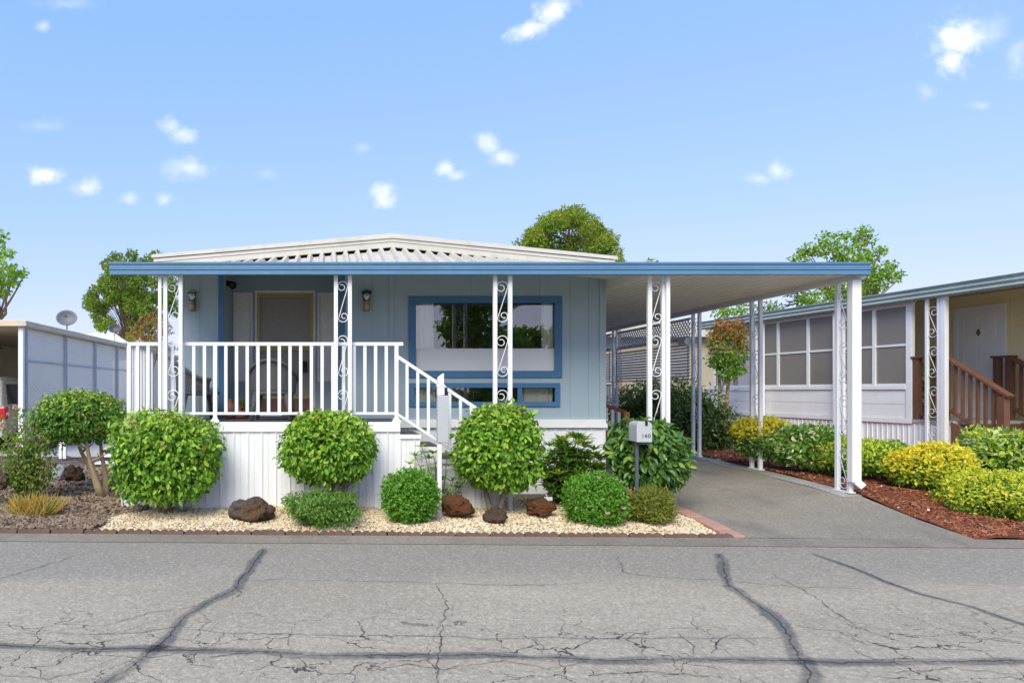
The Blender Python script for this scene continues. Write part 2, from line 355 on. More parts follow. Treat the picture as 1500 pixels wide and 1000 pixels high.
# ------------------------------------------------------------------ mesh tools
class MB:
    def __init__(s): s.v = []; s.f = []; s.m = []; s.uv = None
    def add(s, vs, fs, m=0):
        b = len(s.v); s.v += [tuple(v) for v in vs]
        s.f += [tuple(b + i for i in f) for f in fs]; s.m += [m] * len(fs)
    def box(s, x0, x1, y0, y1, z0, z1, m=0):
        if x0 > x1: x0, x1 = x1, x0
        if y0 > y1: y0, y1 = y1, y0
        if z0 > z1: z0, z1 = z1, z0
        s.add([(x0,y0,z0),(x1,y0,z0),(x1,y1,z0),(x0,y1,z0),(x0,y0,z1),(x1,y0,z1),(x1,y1,z1),(x0,y1,z1)],
              [(0,3,2,1),(4,5,6,7),(0,1,5,4),(1,2,6,5),(2,3,7,6),(3,0,4,7)], m)
    def bar(s, a, b, w, h, m=0, up=(0, 0, 1)):
        a = Vector(a); b = Vector(b); d = (b - a).normalized(); u = Vector(up)
        if abs(d.dot(u)) > .98: u = Vector((0, 1, 0))
        sd = d.cross(u).normalized(); u = sd.cross(d).normalized()
        vs = []
        for p in (a, b):
            for i, j in ((-1,-1),(1,-1),(1,1),(-1,1)): vs.append(p + sd * (i*w/2) + u * (j*h/2))
        s.add(vs, [(0,1,2,3),(7,6,5,4),(0,4,5,1),(1,5,6,2),(2,6,7,3),(3,7,4,0)], m)
    def tube(s, pts, r, n=6, m=0, cap=True):
        pts = [Vector(p) for p in pts]; rs = r if isinstance(r, (list, tuple)) else [r] * len(pts)
        base = len(s.v); ref = None
        for i, p in enumerate(pts):
            d = (pts[min(i+1, len(pts)-1)] - pts[max(i-1, 0)])
            d = d.normalized() if d.length > 1e-9 else Vector((0,0,1))
            if ref is None: ref = Vector((1,0,0)) if abs(d.x) < .8 else Vector((0,1,0))
            u = (ref - d * ref.dot(d)).normalized(); w = d.cross(u); ref = u
            for k in range(n):
                a = 2*math.pi*k/n; s.v.append(tuple(p + u*(math.cos(a)*rs[i]) + w*(math.sin(a)*rs[i])))
        for i in range(len(pts)-1):
            for k in range(n):
                a = base+i*n+k; b = base+i*n+(k+1)%n
                s.f.append((a, b, b+n, a+n)); s.m.append(m)
        if cap:
            s.f.append(tuple(base+k for k in reversed(range(n)))); s.m.append(m)
            s.f.append(tuple(base+(len(pts)-1)*n+k for k in range(n))); s.m.append(m)
    def lathe(s, prof, c, n=16, m=0):
        base = len(s.v); c = Vector(c)
        for r, z in prof:
            for k in range(n):
                a = 2*math.pi*k/n; s.v.append((c.x+math.cos(a)*r, c.y+math.sin(a)*r, c.z+z))
        for i in range(len(prof)-1):
            for k in range(n):
                a = base+i*n+k; b = base+i*n+(k+1)%n
                s.f.append((a,b,b+n,a+n)); s.m.append(m)
        s.f.append(tuple(base+k for k in reversed(range(n)))); s.m.append(m)
        s.f.append(tuple(base+(len(prof)-1)*n+k for k in range(n))); s.m.append(m)
    def extrude(s, prof, place, m=0, caps=True):
        """prof: list of 2D points (closed loop); place(pt, end) -> 3D for end 0/1"""
        n = len(prof); vs = [place(p, 0) for p in prof] + [place(p, 1) for p in prof]
        fs = [(i, (i+1) % n, n+(i+1) % n, n+i) for i in range(n)]
        if caps: fs += [tuple(reversed(range(n))), tuple(range(n, 2*n))]
        s.add(vs, fs, m)
    def build(s, name, mats, parent=None, loc=None, smooth=False, local=False, bevel=0.0):
        me = bpy.data.meshes.new(name)
        off = Vector((0,0,0)) if loc is None else Vector(loc)
        vs = s.v if loc is None else [tuple(Vector(v)-off) for v in s.v]
        me.from_pydata(vs, [], s.f)
        mats = mats if isinstance(mats, (list, tuple)) else [mats]
        for m in mats: me.materials.append(MAT[m] if isinstance(m, str) else m)
        if len(mats) > 1: me.polygons.foreach_set('material_index', s.m)
        if smooth: me.polygons.foreach_set('use_smooth', [True]*len(s.f))
        me.update()
        return link(name, me, parent, off, local, bevel)
def link(name, me, parent=None, off=Vector((0,0,0)), local=False, bevel=0.0):
    o = bpy.data.objects.new(name, me); COL.objects.link(o)
    if parent is not None:
        o.parent = parent
        if not local and parent.parent is None: o.location = off - parent.location
    else: o.location = off
    if bevel:
        md = o.modifiers.new('bevel', 'BEVEL'); md.width = bevel; md.segments = 2; md.limit_method = 'ANGLE'; md.angle_limit = R(50)
    return o
def tag(o, label=None, cat=None, group=None, kind=None):
    if label: o['label'] = label
    if cat: o['category'] = cat
    if group: o['group'] = group
    if kind: o['kind'] = kind
    return o
def thing(name, label, cat, loc=(0,0,0), rz=0, group=None):
    o = bpy.data.objects.new(name, None); COL.objects.link(o); o.empty_display_size = .1
    o.location = loc; o.rotation_euler = (0, 0, rz)
    return tag(o, label, cat, group)
def structure(o): o['kind'] = 'structure'; return o
def copy_tree(o, parent=None):
    c = o.copy(); COL.objects.link(c)
    if parent is not None: c.parent = parent
    for ch in list(o.children): copy_tree(ch, c)
    return c

def np_mesh(name, verts, faces_list, mats, matidx=None, smooth=False):
    """faces_list: list of (array n x k) blocks; fast mesh creation"""
    me = bpy.data.meshes.new(name)
    nv = len(verts); me.vertices.add(nv); me.vertices.foreach_set('co', verts.astype(np.float32).ravel())
    loops = np.concatenate([f.ravel() for f in faces_list]).astype(np.int32)
    tot = np.concatenate([np.full(len(f), f.shape[1]) for f in faces_list]).astype(np.int32)
    start = np.concatenate([[0], np.cumsum(tot)[:-1]]).astype(np.int32)
    me.loops.add(len(loops)); me.loops.foreach_set('vertex_index', loops)
    me.polygons.add(len(tot)); me.polygons.foreach_set('loop_start', start); me.polygons.foreach_set('loop_total', tot)
    for m in (mats if isinstance(mats, (list, tuple)) else [mats]): me.materials.append(MAT[m] if isinstance(m, str) else m)
    if matidx is not None: me.polygons.foreach_set('material_index', matidx.astype(np.int32))
    me.polygons.foreach_set('use_smooth', np.full(len(tot), smooth))
    me.update(calc_edges=True); me.validate()
    return me

# ------------------------------------------------------------------ terrain
def lerp(a, b, t): return a + (b - a) * t
def edgeY(X): return 8.0 - .03 * X
def interp(x, xs, ys): return float(np.interp(x, xs, ys))
def ground(X, Y):
    gl = interp(Y, [7.6, 8.1, 8.43, 9.3, 12, 16, 40], [-.115, -.085, -.05, 0, .08, .13, .25])
    gr = interp(Y, [7.6, 7.85, 8.5, 9.4, 11.3, 13, 18, 40], [-.115, -.10, .0, .2, .28, .32, .36, .4])
    t = min(1, max(0, (X - 4.7) / 2.5))
    return lerp(gl, gr, t)
def sheet(name, inside, x0, x1, y0, y1, step, lift, mat, lump=0.0, left=None, right=None, front=None, seed=0):
    """grid sheet that follows the terrain; left/right(Y) and front(X) give curved borders"""
    nx = max(2, int((x1-x0)/step)); ny = max(2, int((y1-y0)/step)); mb = MB(); idx = {}
    for j in range(ny+1):
        for i in range(nx+1):
            v = y0 + (y1-y0)*j/ny
            xa = left(v) if left else x0; xb = right(v) if right else x1
            u = xa + (xb-xa)*i/nx
            if front:
                f0 = front(u); vv = f0 + (y1-f0)*j/ny
            else: vv = v
            z = ground(u, vv) + lift
            if lump: z += lump * mnoise.noise(Vector((u*2.1+seed, vv*2.1, 0)))
            mb.v.append((u, vv, z))
    for j in range(ny):
        for i in range(nx):
            a = j*(nx+1)+i; mb.f.append((a, a+1, a+nx+2, a+nx+1)); mb.m.append(0)
    return structure(mb.build(name, mat, smooth=True))

mb = MB(); mb.add([(-400,-400,-.30),(400,-400,-.30),(400,500,-.30),(-400,500,-.30)], [(0,1,2,3)])
structure(mb.build('ground', 'earth'))
mb = MB(); nseg = 60
for i in range(nseg+1):
    X = -60 + 120*i/nseg
    mb.v += [(X, -3.2, -.12), (X, edgeY(X)-.32, -.12)]
for i in range(nseg): mb.f.append((2*i, 2*i+2, 2*i+3, 2*i+1)); mb.m.append(0)
structure(mb.build('road', 'road'))
mb = MB()
for i in range(nseg+1):
    X = -60 + 120*i/nseg
    mb.v += [(X, edgeY(X)-.32, -.116), (X, edgeY(X)-.18, -.108), (X, edgeY(X)+.03, -.098)]
for i in range(nseg):
    for k in range(2): mb.f.append((3*i+k, 3*i+3+k, 3*i+4+k, 3*i+1+k)); mb.m.append(0)
structure(mb.build('gutter', 'gutter', smooth=True))
sheet('terrain', None, -45, 45, 8.3, 80, 1.5, -.06, 'earth', .0, front=lambda X: edgeY(X)+.02)
# gravel bed / bark bed boundary runs diagonally from the kerb to the porch corner
def gravel_left(Y): return interp(Y, [8.1, 8.6, 9.3, 10], [-2.90, -2.72, -2.45, -2.3])
sheet('gravel_bed', None, -2.9, 4.66, 8.2, 9.9, .12, .0, 'gravel_bed', .035, left=gravel_left, front=lambda X: edgeY(X)+.09, seed=3)
sheet('bark_bed', None, -14, -2.5, 8.2, 15.2, .25, .006, 'bark_bed', .06, right=lambda Y: gravel_left(Y)+.04, front=lambda X: edgeY(X)+.09, seed=9)
sheet('driveway', None, 4.83, 7.30, 8.1, 26, .22, .004, 'drive', .0, right=lambda Y: interp(Y, [7.7, 8.6, 9.6, 26], [7.45, 7.36, 7.22, 7.16]), front=lambda X: edgeY(X)+.02)
sheet('mulch_bed', None, 7.2, 15, 8.1, 24, .25, .02, 'red_bed', .05, left=lambda Y: interp(Y, [7.7, 8.6, 9.6, 26], [7.46, 7.37, 7.23, 7.17]), front=lambda X: edgeY(X)+.06, seed=5)
sheet('concrete_strip', None, 6.92, 7.32, 9.25, 14, .12, .010, 'apron', .006, left=lambda Y: 6.98+.12*mnoise.noise(Vector((Y*1.3, 0, 0))), right=lambda Y: 7.34+.05*mnoise.noise(Vector((Y*2, 5, 0))))
sheet('side_lot', None, -14, -2.5, 15.2, 40, .8, .002, 'concrete', .0)

# --- cracks and sealant in the road
def road_pt(px, py):
    Y = 1720 / (py - 572); return (PX(px, Y), Y)
def ribbon(mb, uvs, pts, w, z, jit=.0, seed=0, rough=1.0):
    rnd = random.Random(seed); q = []
    for a, b in zip(pts[:-1], pts[1:]):
        L = math.hypot(b[0]-a[0], b[1]-a[1]); n = max(1, int(L/.05))
        for k in range(n): q.append((lerp(a[0], b[0], k/n), lerp(a[1], b[1], k/n)))
    q.append(pts[-1])
    q2 = []; 
    for i, (x, y) in enumerate(q):
        nx_ = mnoise.noise(Vector((x*2.3+seed, y*2.3, seed*1.7))); ny_ = mnoise.noise(Vector((x*2.3, y*2.3+seed, 9+seed)))
        n2 = mnoise.noise(Vector((x*11+seed, y*11, 3))); n3 = mnoise.noise(Vector((x*11, y*11+seed, 7)))
        q2.append((x + jit*(nx_+rough*(1.1*n2+rnd.uniform(-.35,.35))), y + jit*(ny_+rough*(1.1*n3+rnd.uniform(-.35,.35)))))
    b0 = len(mb.v)
    for i, (x, y) in enumerate(q2):
        a = q2[max(0, i-1)]; b = q2[min(len(q2)-1, i+1)]; dx, dy = b[0]-a[0], b[1]-a[1]; L = math.hypot(dx, dy) or 1
        taper = min(1, (i+.5)/3, (len(q2)-i-.5)/3)
        ww = w*(.75+.5*(rnd.random() if rough > .5 else .5+.8*mnoise.noise(Vector((x*4, y*4, seed)))))*(.4+.6*taper)
        mb.v += [(x - dy/L*ww/2, y + dx/L*ww/2, z), (x + dy/L*ww/2, y - dx/L*ww/2, z)]
        uvs += [(i*.1, 0), (i*.1, 1)]
    for i in range(len(q2)-1): mb.f.append((b0+2*i, b0+2*i+1, b0+2*i+3, b0+2*i+2)); mb.m.append(0)
    return q2
def crack_obj(name, mat, mb, uvs):
    o = structure(mb.build(name, mat)); me = o.data; l = me.uv_layers.new(name='UVMap')
    for lp in me.loops: l.data[lp.index].uv = uvs[lp.vertex_index]
sealed = [[(385,803),(362,840),(345,860),(300,885),(270,905),(240,940),(200,970),(150,1000),(90,1040)],
          [(-140,944),(0,946),(100,950),(240,950),(400,953),(480,962),(600,958),(750,961),(870,968),(1000,965),(1150,968),(1300,970),(1500,968),(1650,972)],
          [(1055,810),(1062,838),(1065,858),(1100,880),(1140,910),(1155,935),(1165,955),(1190,985),(1192,1040)],
          [(1190,810),(1280,845),(1350,870),(1430,890),(1500,915),(1580,930)]]
hair = [[(0,915),(50,925),(100,922),(160,915),(215,898),(290,889)], [(0,930),(80,926),(150,930),(200,928),(270,915)],
        [(270,922),(330,928),(450,930),(640,932),(740,935),(830,935),(1000,935),(1150,935)],
        [(640,855),(652,885),(650,915),(642,940),(636,960),(640,990),(650,1020)],
        [(905,815),(918,838),(960,845),(1050,850),(1180,860),(1260,862)],
        [(1162,915),(1230,925),(1270,945),(1350,950),(1450,952)], [(1045,958),(1052,938),(1080,930),(1110,945)],
        [(0,848),(60,830),(110,814)], [(345,860),(350,868),(340,880)], [(365,852),(420,848),(560,852),(750,857),(840,855),(900,850)],
        [(0,988),(70,995),(120,985),(180,960)], [(420,935),(425,950),(420,958)], [(300,965),(380,955),(440,965),(470,990)],
        [(690,975),(740,970),(800,980),(860,970)], [(1240,915),(1300,935),(1340,945)], [(785,935),(795,950),(800,962)],
        [(330,925),(318,940),(300,950)], [(1400,930),(1500,940)], [(1130,840),(1170,860),(1230,900),(1250,915)], [(940,935),(942,965)], [(990,925),(1015,945),(1012,965)],
        [(560,980),(600,972),(650,980),(690,972)], [(860,990),(960,985),(1060,992)], [(1300,985),(1400,978),(1500,990)]]
mb1, u1, mb2, u2 = MB(), [], MB(), []
for i, s_ in enumerate(sealed):
    q = ribbon(mb1, u1, [road_pt(*p) for p in s_], .16 if i != 3 else .10, -.1165, .04, i*3+1, .15)
    ribbon(mb2, u2, q[::3]+[q[-1]], .018, -.1140, .02, i*5+40)
for i, s_ in enumerate(hair): ribbon(mb2, u2, [road_pt(*p) for p in s_], .015, -.1135, .028, i*7+100)
crack_obj('road_sealant', 'seal', mb1, u1); crack_obj('road_cracks', 'crack', mb2, u2)

# --- loose stones, bark and mulch
def scatter(name, mat, n, pick, size, flat, seed, lift=0.0, aspect=1.0, label=None):
    rng = np.random.default_rng(seed)
    t = np.array([(1,0,0),(-1,0,0),(0,1,0),(0,-1,0),(0,0,1),(0,0,-1)], float)
    if aspect != 1.0:
        t = np.array([(1,.9,-.3),(1,-.9,-.3),(-1,.8,-.3),(-1,-.8,-.3),(.9,.7,.4),(.9,-.7,.4),(-.9,.9,.4),(-.9,-.6,.4)], float)
        F = np.array([(0,1,5,4),(2,6,7,3),(0,4,6,2),(1,3,7,5),(4,5,7,6)])
    else:
        F = np.array([(0,2,4),(2,1,4),(1,3,4),(3,0,4),(2,0,5),(1,2,5),(3,1,5),(0,3,5)])
    pos = np.array([pick(rng) for _ in range(n)]); pos[:, 2] += lift
    a = rng.uniform(0, 2*np.pi, n); tilt = rng.normal(0, .35, (n, 2)); s = size*rng.uniform(.6, 1.35, n)
    jit = 1 + rng.uniform(-.25, .25, (n, len(t), 3))
    V = t[None]*jit*np.array([1, 1/aspect, flat])[None, None]*s[:, None, None]
    ca, sa = np.cos(a)[:, None], np.sin(a)[:, None]
    X = V[..., 0]*ca - V[..., 1]*sa; Y = V[..., 0]*sa + V[..., 1]*ca; Z = V[..., 2] + X*tilt[:, :1] + Y*tilt[:, 1:]
    V = np.stack([X, Y, Z], -1) + pos[:, None, :]
    Fa = (F[None] + (np.arange(n)*len(t))[:, None, None]).reshape(-1, F.shape[1])
    me = np_mesh(name, V.reshape(-1, 3), [Fa], mat)
    o = link(name, me); tag(o, label, kind='stuff'); return o
def pick_gravel(rng):
    while 1:
        Y = rng.uniform(8.0, 9.5) if rng.random() < .9 else rng.uniform(9.3, 9.9); X = rng.uniform(gravel_left(Y)-.1*rng.random(), 4.62)
        if Y > edgeY(X)+.1: return (X, Y, ground(X, Y) + .035*mnoise.noise(Vector((X*2.1+3, Y*2.1, 0))) + .004)
def pick_bark(rng):
    while 1:
        Y = 8.2 + 5.5*rng.random()**1.6; X = rng.uniform(-5.6 - (Y-8)*.5, gravel_left(Y)+.04)
        if Y > edgeY(X)+.1: return (X, Y, ground(X, Y) + .006 + .06*mnoise.noise(Vector((X*2.1+9, Y*2.1, 0))) + .006)
def pick_mulch(rng):
    while 1:
        Y = 7.9 + 8*rng.random()**1.5; X = interp(Y, [7.7, 8.6, 9.6, 26], [7.46, 7.37, 7.23, 7.17]) + (3.2+ .15*(Y-8))*rng.random()
        if Y > edgeY(X)+.08: return (X, Y, ground(X, Y) + .02 + .05*mnoise.noise(Vector((X*2.1+5, Y*2.1, 0))) + .005)
scatter('gravel', 'pebble', 26000, pick_gravel, .0155, .75, 1, .002, label='cream and tan pebbles covering the bed in front of the porch')
scatter('leaf_litter', 'chip', 240, pick_gravel, .018, .3, 6, .012, 1.6, label='dry brown leaves fallen on the cream pebbles')
scatter('bark_chips', 'chip', 14000, pick_bark, .026, .45, 2, .002, 1.7, label='brown bark chips over the bed beside the porch')
scatter('mulch_chips', 'redchip', 14000, pick_mulch, .020, .4, 3, .0, 2.2, label='rusty red shredded mulch along the driveway')
scatter('fallen_petals', 'palechip', 420, pick_mulch, .014, .3, 4, .012, 1.3, label='pale petals fallen over the red mulch')

# ------------------------------------------------------------------ foliage
def unit(a): return a / (np.linalg.norm(a, axis=-1, keepdims=True) + 1e-9)
BIGT = np.array([(0,0,0),(.34,.5,.16),(.34,0,0),(.34,-.5,.16),(.72,.40,.06),(.72,0,-.08),(.72,-.40,.06),(1,0,-.2)])
BIGF3 = np.array([(0,2,1),(0,3,2),(4,5,7),(5,6,7)]); BIGF4 = np.array([(1,2,5,4),(2,3,6,5)])
SMT = np.array([(0,0,0),(.45,.5,.14),(.45,-.5,.14),(1,0,-.05)]); SMF3 = np.array([(0,3,1),(0,2,3)])
def leaves_mesh(name, pos, d, n, L, ratio, mats, matsel=None, big=True):
    k = len(pos); d = unit(d); n = unit(n - d*np.sum(n*d, 1, keepdims=True)); s = np.cross(n, d)
    T = BIGT if big else SMT
    V = pos[:, None] + d[:, None]*T[None, :, 0:1]*L[:, None, None] + s[:, None]*T[None, :, 1:2]*(L*ratio)[:, None, None] + n[:, None]*T[None, :, 2:3]*(L*ratio*1.3)[:, None, None]
    off = (np.arange(k)*len(T))[:, None, None]
    if big:
        fl = [(BIGF3[None]+off).reshape(-1, 3), (BIGF4[None]+off).reshape(-1, 4)]
        mi = None if matsel is None else np.concatenate([np.repeat(matsel, 4), np.repeat(matsel, 2)])
    else:
        fl = [(SMF3[None]+off).reshape(-1, 3)]; mi = None if matsel is None else np.repeat(matsel, 2)
    return np_mesh(name, V.reshape(-1, 3), fl, mats, mi)
def sphere_dirs(rng, n): return unit(rng.normal(size=(n, 3)))
def lumps(rng, dirs, amp, k=7, f=3.0):
    out = np.zeros(len(dirs))
    for _ in range(k):
        a = unit(rng.normal(size=3)); out += np.sin(dirs @ a * f * rng.uniform(.7, 1.8) + rng.uniform(0, 6.28))
    return 1 + amp*out/math.sqrt(k)
def blob(rng, n, radii, exp=2.3, lump=.06, shell=.35, flat=-1.0, freq=3.0):
    """points through a superellipsoid, denser near its skin"""
    D = sphere_dirs(rng, int(n*1.7)); a = np.abs(D / np.array([1, 1, 1]))
    r = (np.sum(a**exp, 1))**(-1/exp) * lumps(rng, D, lump, f=freq) * np.clip(lumps(rng, D, .045, 9, 9.0), .88, 1.05)
    t = np.where(rng.random(len(D)) < .74, 1 - shell*.42*rng.random(len(D)), (rng.random(len(D)))**(1/2.2))
    t = np.where(rng.random(len(D)) < .035, 1.0 + .06*rng.random(len(D)), t)
    p = D*(r*t)[:, None]
    keep = p[:, 2] > flat; p, D, t = p[keep][:n], D[keep][:n], t[keep][:n]
    return p*np.array(radii), unit(D/np.array(radii)), t
def crown_leaves(rng, pos, out, L, droop=.35, spread=.8, lie=.8):
    n = len(pos)
    d = out*.35 + rng.normal(size=(n, 3))*spread*.6 + np.array([0, 0, -droop])
    nn = out*lie + rng.normal(size=(n, 3))*.40 + np.array([0, 0, .35])
    return d, nn, L*rng.uniform(.55, 1.3, n)
def wander(a, b, n, amp, seed):
    a, b = Vector(a), Vector(b); q = []
    for i in range(n+1):
        t = i/n; p = a.lerp(b, t); e = math.sin(t*math.pi)
        q.append(p + Vector((mnoise.noise(Vector((t*3+seed, seed, 0))), mnoise.noise(Vector((seed, t*3, 5))), 0))*amp*(e+.2*t))
    return q
def bush(name, label, cat, base, c, radii, nl, L, ratio, mats, exp=2.4, lump=.06, seed=1, sel=None, big=True, stems=None, bark='bark', droop=.35,
         flat=-1.0, shell=.5, spread=.9, lie=.7, group=None, stem_r=.03, freq=3.0, flowers=None, inner=2.0):
    """a shrub: crown (foliage) and its stems; c = crown centre, base = point on the ground"""
    rng = np.random.default_rng(seed)
    base = Vector(base); c = Vector(c)
    root = thing(name, label, cat, base, 0, group)
    p, out, t = blob(rng, nl, radii, exp, lump, shell, flat, freq)
    d, nn, LL = crown_leaves(rng, p, out, L, droop, spread, lie)
    k = nl//4; D2 = sphere_dirs(rng, k); p2 = D2*(rng.uniform(.35, .80, k)[:, None])*np.array(radii); p2 = p2[p2[:, 2] > flat*radii[2]*.9]; k = len(p2)
    ms = None
    if sel is not None: ms = np.concatenate([sel(rng, p/np.array(radii), t), np.zeros(k, int)])
    d = np.concatenate([d, rng.normal(size=(k, 3))]); nn = np.concatenate([nn, rng.normal(size=(k, 3))]); LL = np.concatenate([LL, L*inner*rng.uniform(.8, 1.2, k)]); p = np.concatenate([p, p2])
    me = leaves_mesh('foliage', p + np.array(c - base), d, nn, LL, ratio, mats, ms, big)
    link('foliage', me, root, local=True)
    mb = MB(); k = stems if stems else 3
    for i in range(k):
        a = i*2.4+seed; f = .55
        tip = c - base + Vector((math.cos(a)*radii[0]*f, math.sin(a)*radii[1]*f, radii[2]*(.25 if i % 2 else -.1)))
        b0 = Vector((math.cos(a)*stem_r*.9, math.sin(a)*stem_r*.9, -.04))
        q = wander(b0, tip, 7, .06, seed*3.1+i)
        mb.tube(q, [stem_r*(1-.75*j/7)/(1 if k == 1 else 1.25) for j in range(8)], 7)
        for j in range(3):
            u = q[3+j]; a2 = a + (-1)**j*1.2
            mb.tube(wander(u, u + Vector((math.cos(a2)*radii[0]*.5, math.sin(a2)*radii[1]*.5, radii[2]*.35)), 4, .03, seed+j), [stem_r*.35, stem_r*.3, stem_r*.22, stem_r*.15, .003], 5)
    mb.build('stems' if k > 1 else 'trunk', bark, root, smooth=True, local=True)
    for fl in (flowers or []):
        fp, fr, fm = fl
        m2 = MB(); rr = random.Random(seed+int(fp[0]*99))
        for i in range(9):
            a = i*2.39; tilt = .35+.09*i
            dv = Vector((math.cos(a)*math.cos(tilt), -abs(.6), math.sin(a)*math.cos(tilt))).normalized()
            s1 = dv.orthogonal().normalized()
            o_ = Vector(fp)-base
            m2.add([o_, o_+dv*fr*.6+s1*fr*.45, o_+dv*fr*1.0, o_+dv*fr*.6-s1*fr*.45], [(0,1,2,3)])
        m2.build('flower', fm, root, local=True)
    return root

def gz(X, Y): return ground(X, Y)
def pbush(name, label, cat, x0, x1, y0, y1, Y, base_px, *a, depth=None, **k):
    """place by its outline in the photo (pixels) at distance Y; the crown is as deep as wide"""
    cx, cz = (x0+x1)/2, (y0+y1)/2; rx = (x1-x0)/2*Y/1000*.93; rz = (y1-y0)/2*Y/1000*.94
    c = P(cx, cz, Y); bx = PX(base_px, Y)
    return bush(name, label, cat, (bx, Y, gz(bx, Y)), c, (rx, depth or rx*.92, rz), *a, **k)

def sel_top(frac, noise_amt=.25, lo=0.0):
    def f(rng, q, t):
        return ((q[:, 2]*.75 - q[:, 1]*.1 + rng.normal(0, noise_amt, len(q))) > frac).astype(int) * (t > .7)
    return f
def sel_rand(p): return lambda rng, q, t: (rng.random(len(q)) < p).astype(int)

CAM = 'round clipped camellias in the front bed'
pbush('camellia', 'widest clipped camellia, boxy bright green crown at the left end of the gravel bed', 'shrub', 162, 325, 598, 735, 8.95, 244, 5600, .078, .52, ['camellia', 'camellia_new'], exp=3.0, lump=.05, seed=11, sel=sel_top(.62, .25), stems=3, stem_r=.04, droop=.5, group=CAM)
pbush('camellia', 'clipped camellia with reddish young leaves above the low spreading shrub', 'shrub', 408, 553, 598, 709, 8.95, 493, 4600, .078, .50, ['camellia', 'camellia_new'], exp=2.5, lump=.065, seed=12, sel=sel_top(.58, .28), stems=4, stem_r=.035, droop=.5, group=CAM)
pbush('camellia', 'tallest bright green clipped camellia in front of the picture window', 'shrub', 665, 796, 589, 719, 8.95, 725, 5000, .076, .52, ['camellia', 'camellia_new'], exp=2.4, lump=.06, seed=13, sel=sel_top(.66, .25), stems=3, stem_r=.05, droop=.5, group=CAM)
pbush('camellia', 'dark glossy camellia with long leaves behind the mailbox', 'shrub', 893, 1010, 613, 718, 9.1, 955, 2900, .115, .40, ['camellia_deep', 'rhodo_new'], exp=2.4, lump=.11, seed=14, sel=sel_rand(.05), stems=3, stem_r=.04, droop=.75, group=CAM)
pbush('camellia', 'flat topped small tree with leaning trunks in the bark bed', 'shrub', 50, 187, 568, 652, 10.2, 152, 4600, .060, .50, ['hedge_tree', 'camellia_new'], exp=2.6, lump=.06, seed=15, sel=sel_top(.5, .3), stems=3, stem_r=.06, bark='bark_pale', droop=.35, depth=.6)
BX = 'small leaved clipped globes'
pbush('boxwood', 'clipped globe shrub in front of the utility post', 'shrub', 557, 646, 687, 768, 8.55, 600, 5200, .044, .55, ['boxwood', 'midgreen'], inner=3.0, exp=2.3, lump=.07, seed=21, sel=sel_rand(.15), big=False, droop=.0, group=BX, flat=-.9)
bxp = P(885, 755, 8.1)
pbush('boxwood', 'clipped globe shrub with a few pink blossoms in front of the mailbox', 'shrub', 821, 921, 690, 772, 8.5, 870, 5600, .044, .55, ['boxwood', 'midgreen'], inner=3.0, exp=2.3, lump=.08, seed=22, sel=sel_rand(.2), big=False, droop=.0, group=BX, flat=-.9,
      flowers=[(P(889,750,8.08), .035, 'pink'), (P(913,743,8.14), .03, 'pink'), (P(877,698,8.3), .026, 'pink')])
pbush('low_shrub', 'low loose spreading green shrub under the camellia beside the lava rock', 'shrub', 418, 530, 719, 770, 8.45, 475, 5200, .046, .5, ['shrub_low'], exp=2.0, lump=.26, seed=23, big=False, droop=-.3, spread=1.0, flat=-.85, freq=6)
pbush('heather_clump', 'small golden green heather clump at the foot of the mailbox', 'shrub', 918, 988, 712, 768, 8.5, 950, 4200, .05, .30, ['heather'], exp=2.1, lump=.14, seed=24, big=False, droop=-.5, spread=.9, flat=-.85, freq=5)

def rosette_shrub(name, label, base, tips, L, ratio, mats, seed, per=9, newp=.1):
    """leggy shrub: stems carrying whorls of long leaves"""
    rng = np.random.default_rng(seed); base = Vector(base)
    root = thing(name, label, 'shrub', base)
    mb = MB(); pos, dd, nn, LL, ms = [], [], [], [], []
    for i, t in enumerate(tips):
        t = Vector(t) - base
        q = wander((0,0,-.03), t, 6, .06, seed+i); mb.tube(q, [.014, .013, .012, .010, .008, .006, .004], 5)
        new = rng.random() < newp*2
        for lvl, (frac, cnt) in enumerate(((1.0, per), (.86, per-2), (.70, per-4))):
            p = q[min(6, int(round(frac*6)))]
            for k in range(max(2, cnt)):
                a = 2*math.pi*k/cnt + rng.uniform(-.3, .3); el = (.55 - .45*lvl) + rng.uniform(-.25, .25)
                dd.append((math.cos(a)*math.cos(el), math.sin(a)*math.cos(el), math.sin(el))); nn.append((-math.cos(a)*.3, -math.sin(a)*.3, 1))
                pos.append(tuple(p)); LL.append(L*rng.uniform(.75, 1.2)); ms.append(1 if (new and lvl == 0) else 0)
    me = leaves_mesh('foliage', np.array(pos), np.array(dd), np.array(nn), np.array(LL), ratio, mats, np.array(ms))
    link('foliage', me, root, local=True); mb.build('stems', 'bark', root, smooth=True, local=True)
    return root
rr = random.Random(5)
tips = []
for i in range(150):
    a, b = rr.uniform(-1, 1), rr.uniform(-1, 1)
    if a*a + b*b > 1: continue
    tips.append(P(836+a*46, 690+b*46 - 4, 9.55 + rr.uniform(-.4, .25)))
rosette_shrub('rhododendron', 'dark rhododendron with long leaf whorls against the white skirting', (PX(838, 9.6), 9.6, gz(3.4, 9.6)), tips, .15, .28, ['rhodo', 'rhodo_new'], 31, 11, .16)
tips = [P(x, y, 9.12 + rr.uniform(-.12, .12)) for x, y in ((618,655),(628,672),(600,680),(595,690),(655,668),(668,690),(660,705),(640,690),(612,700),(672,715),(650,720),(634,665),(608,668),(645,705),(676,700),(625,705))]
rosette_shrub('leggy_shrub', 'thin leggy shrub with spaced leaf whorls beside the stairs', (PX(648, 9.1), 9.1, gz(1.5, 9.1)), tips, .115, .30, ['rhodo', 'rhodo_new'], 33, 7, .12)

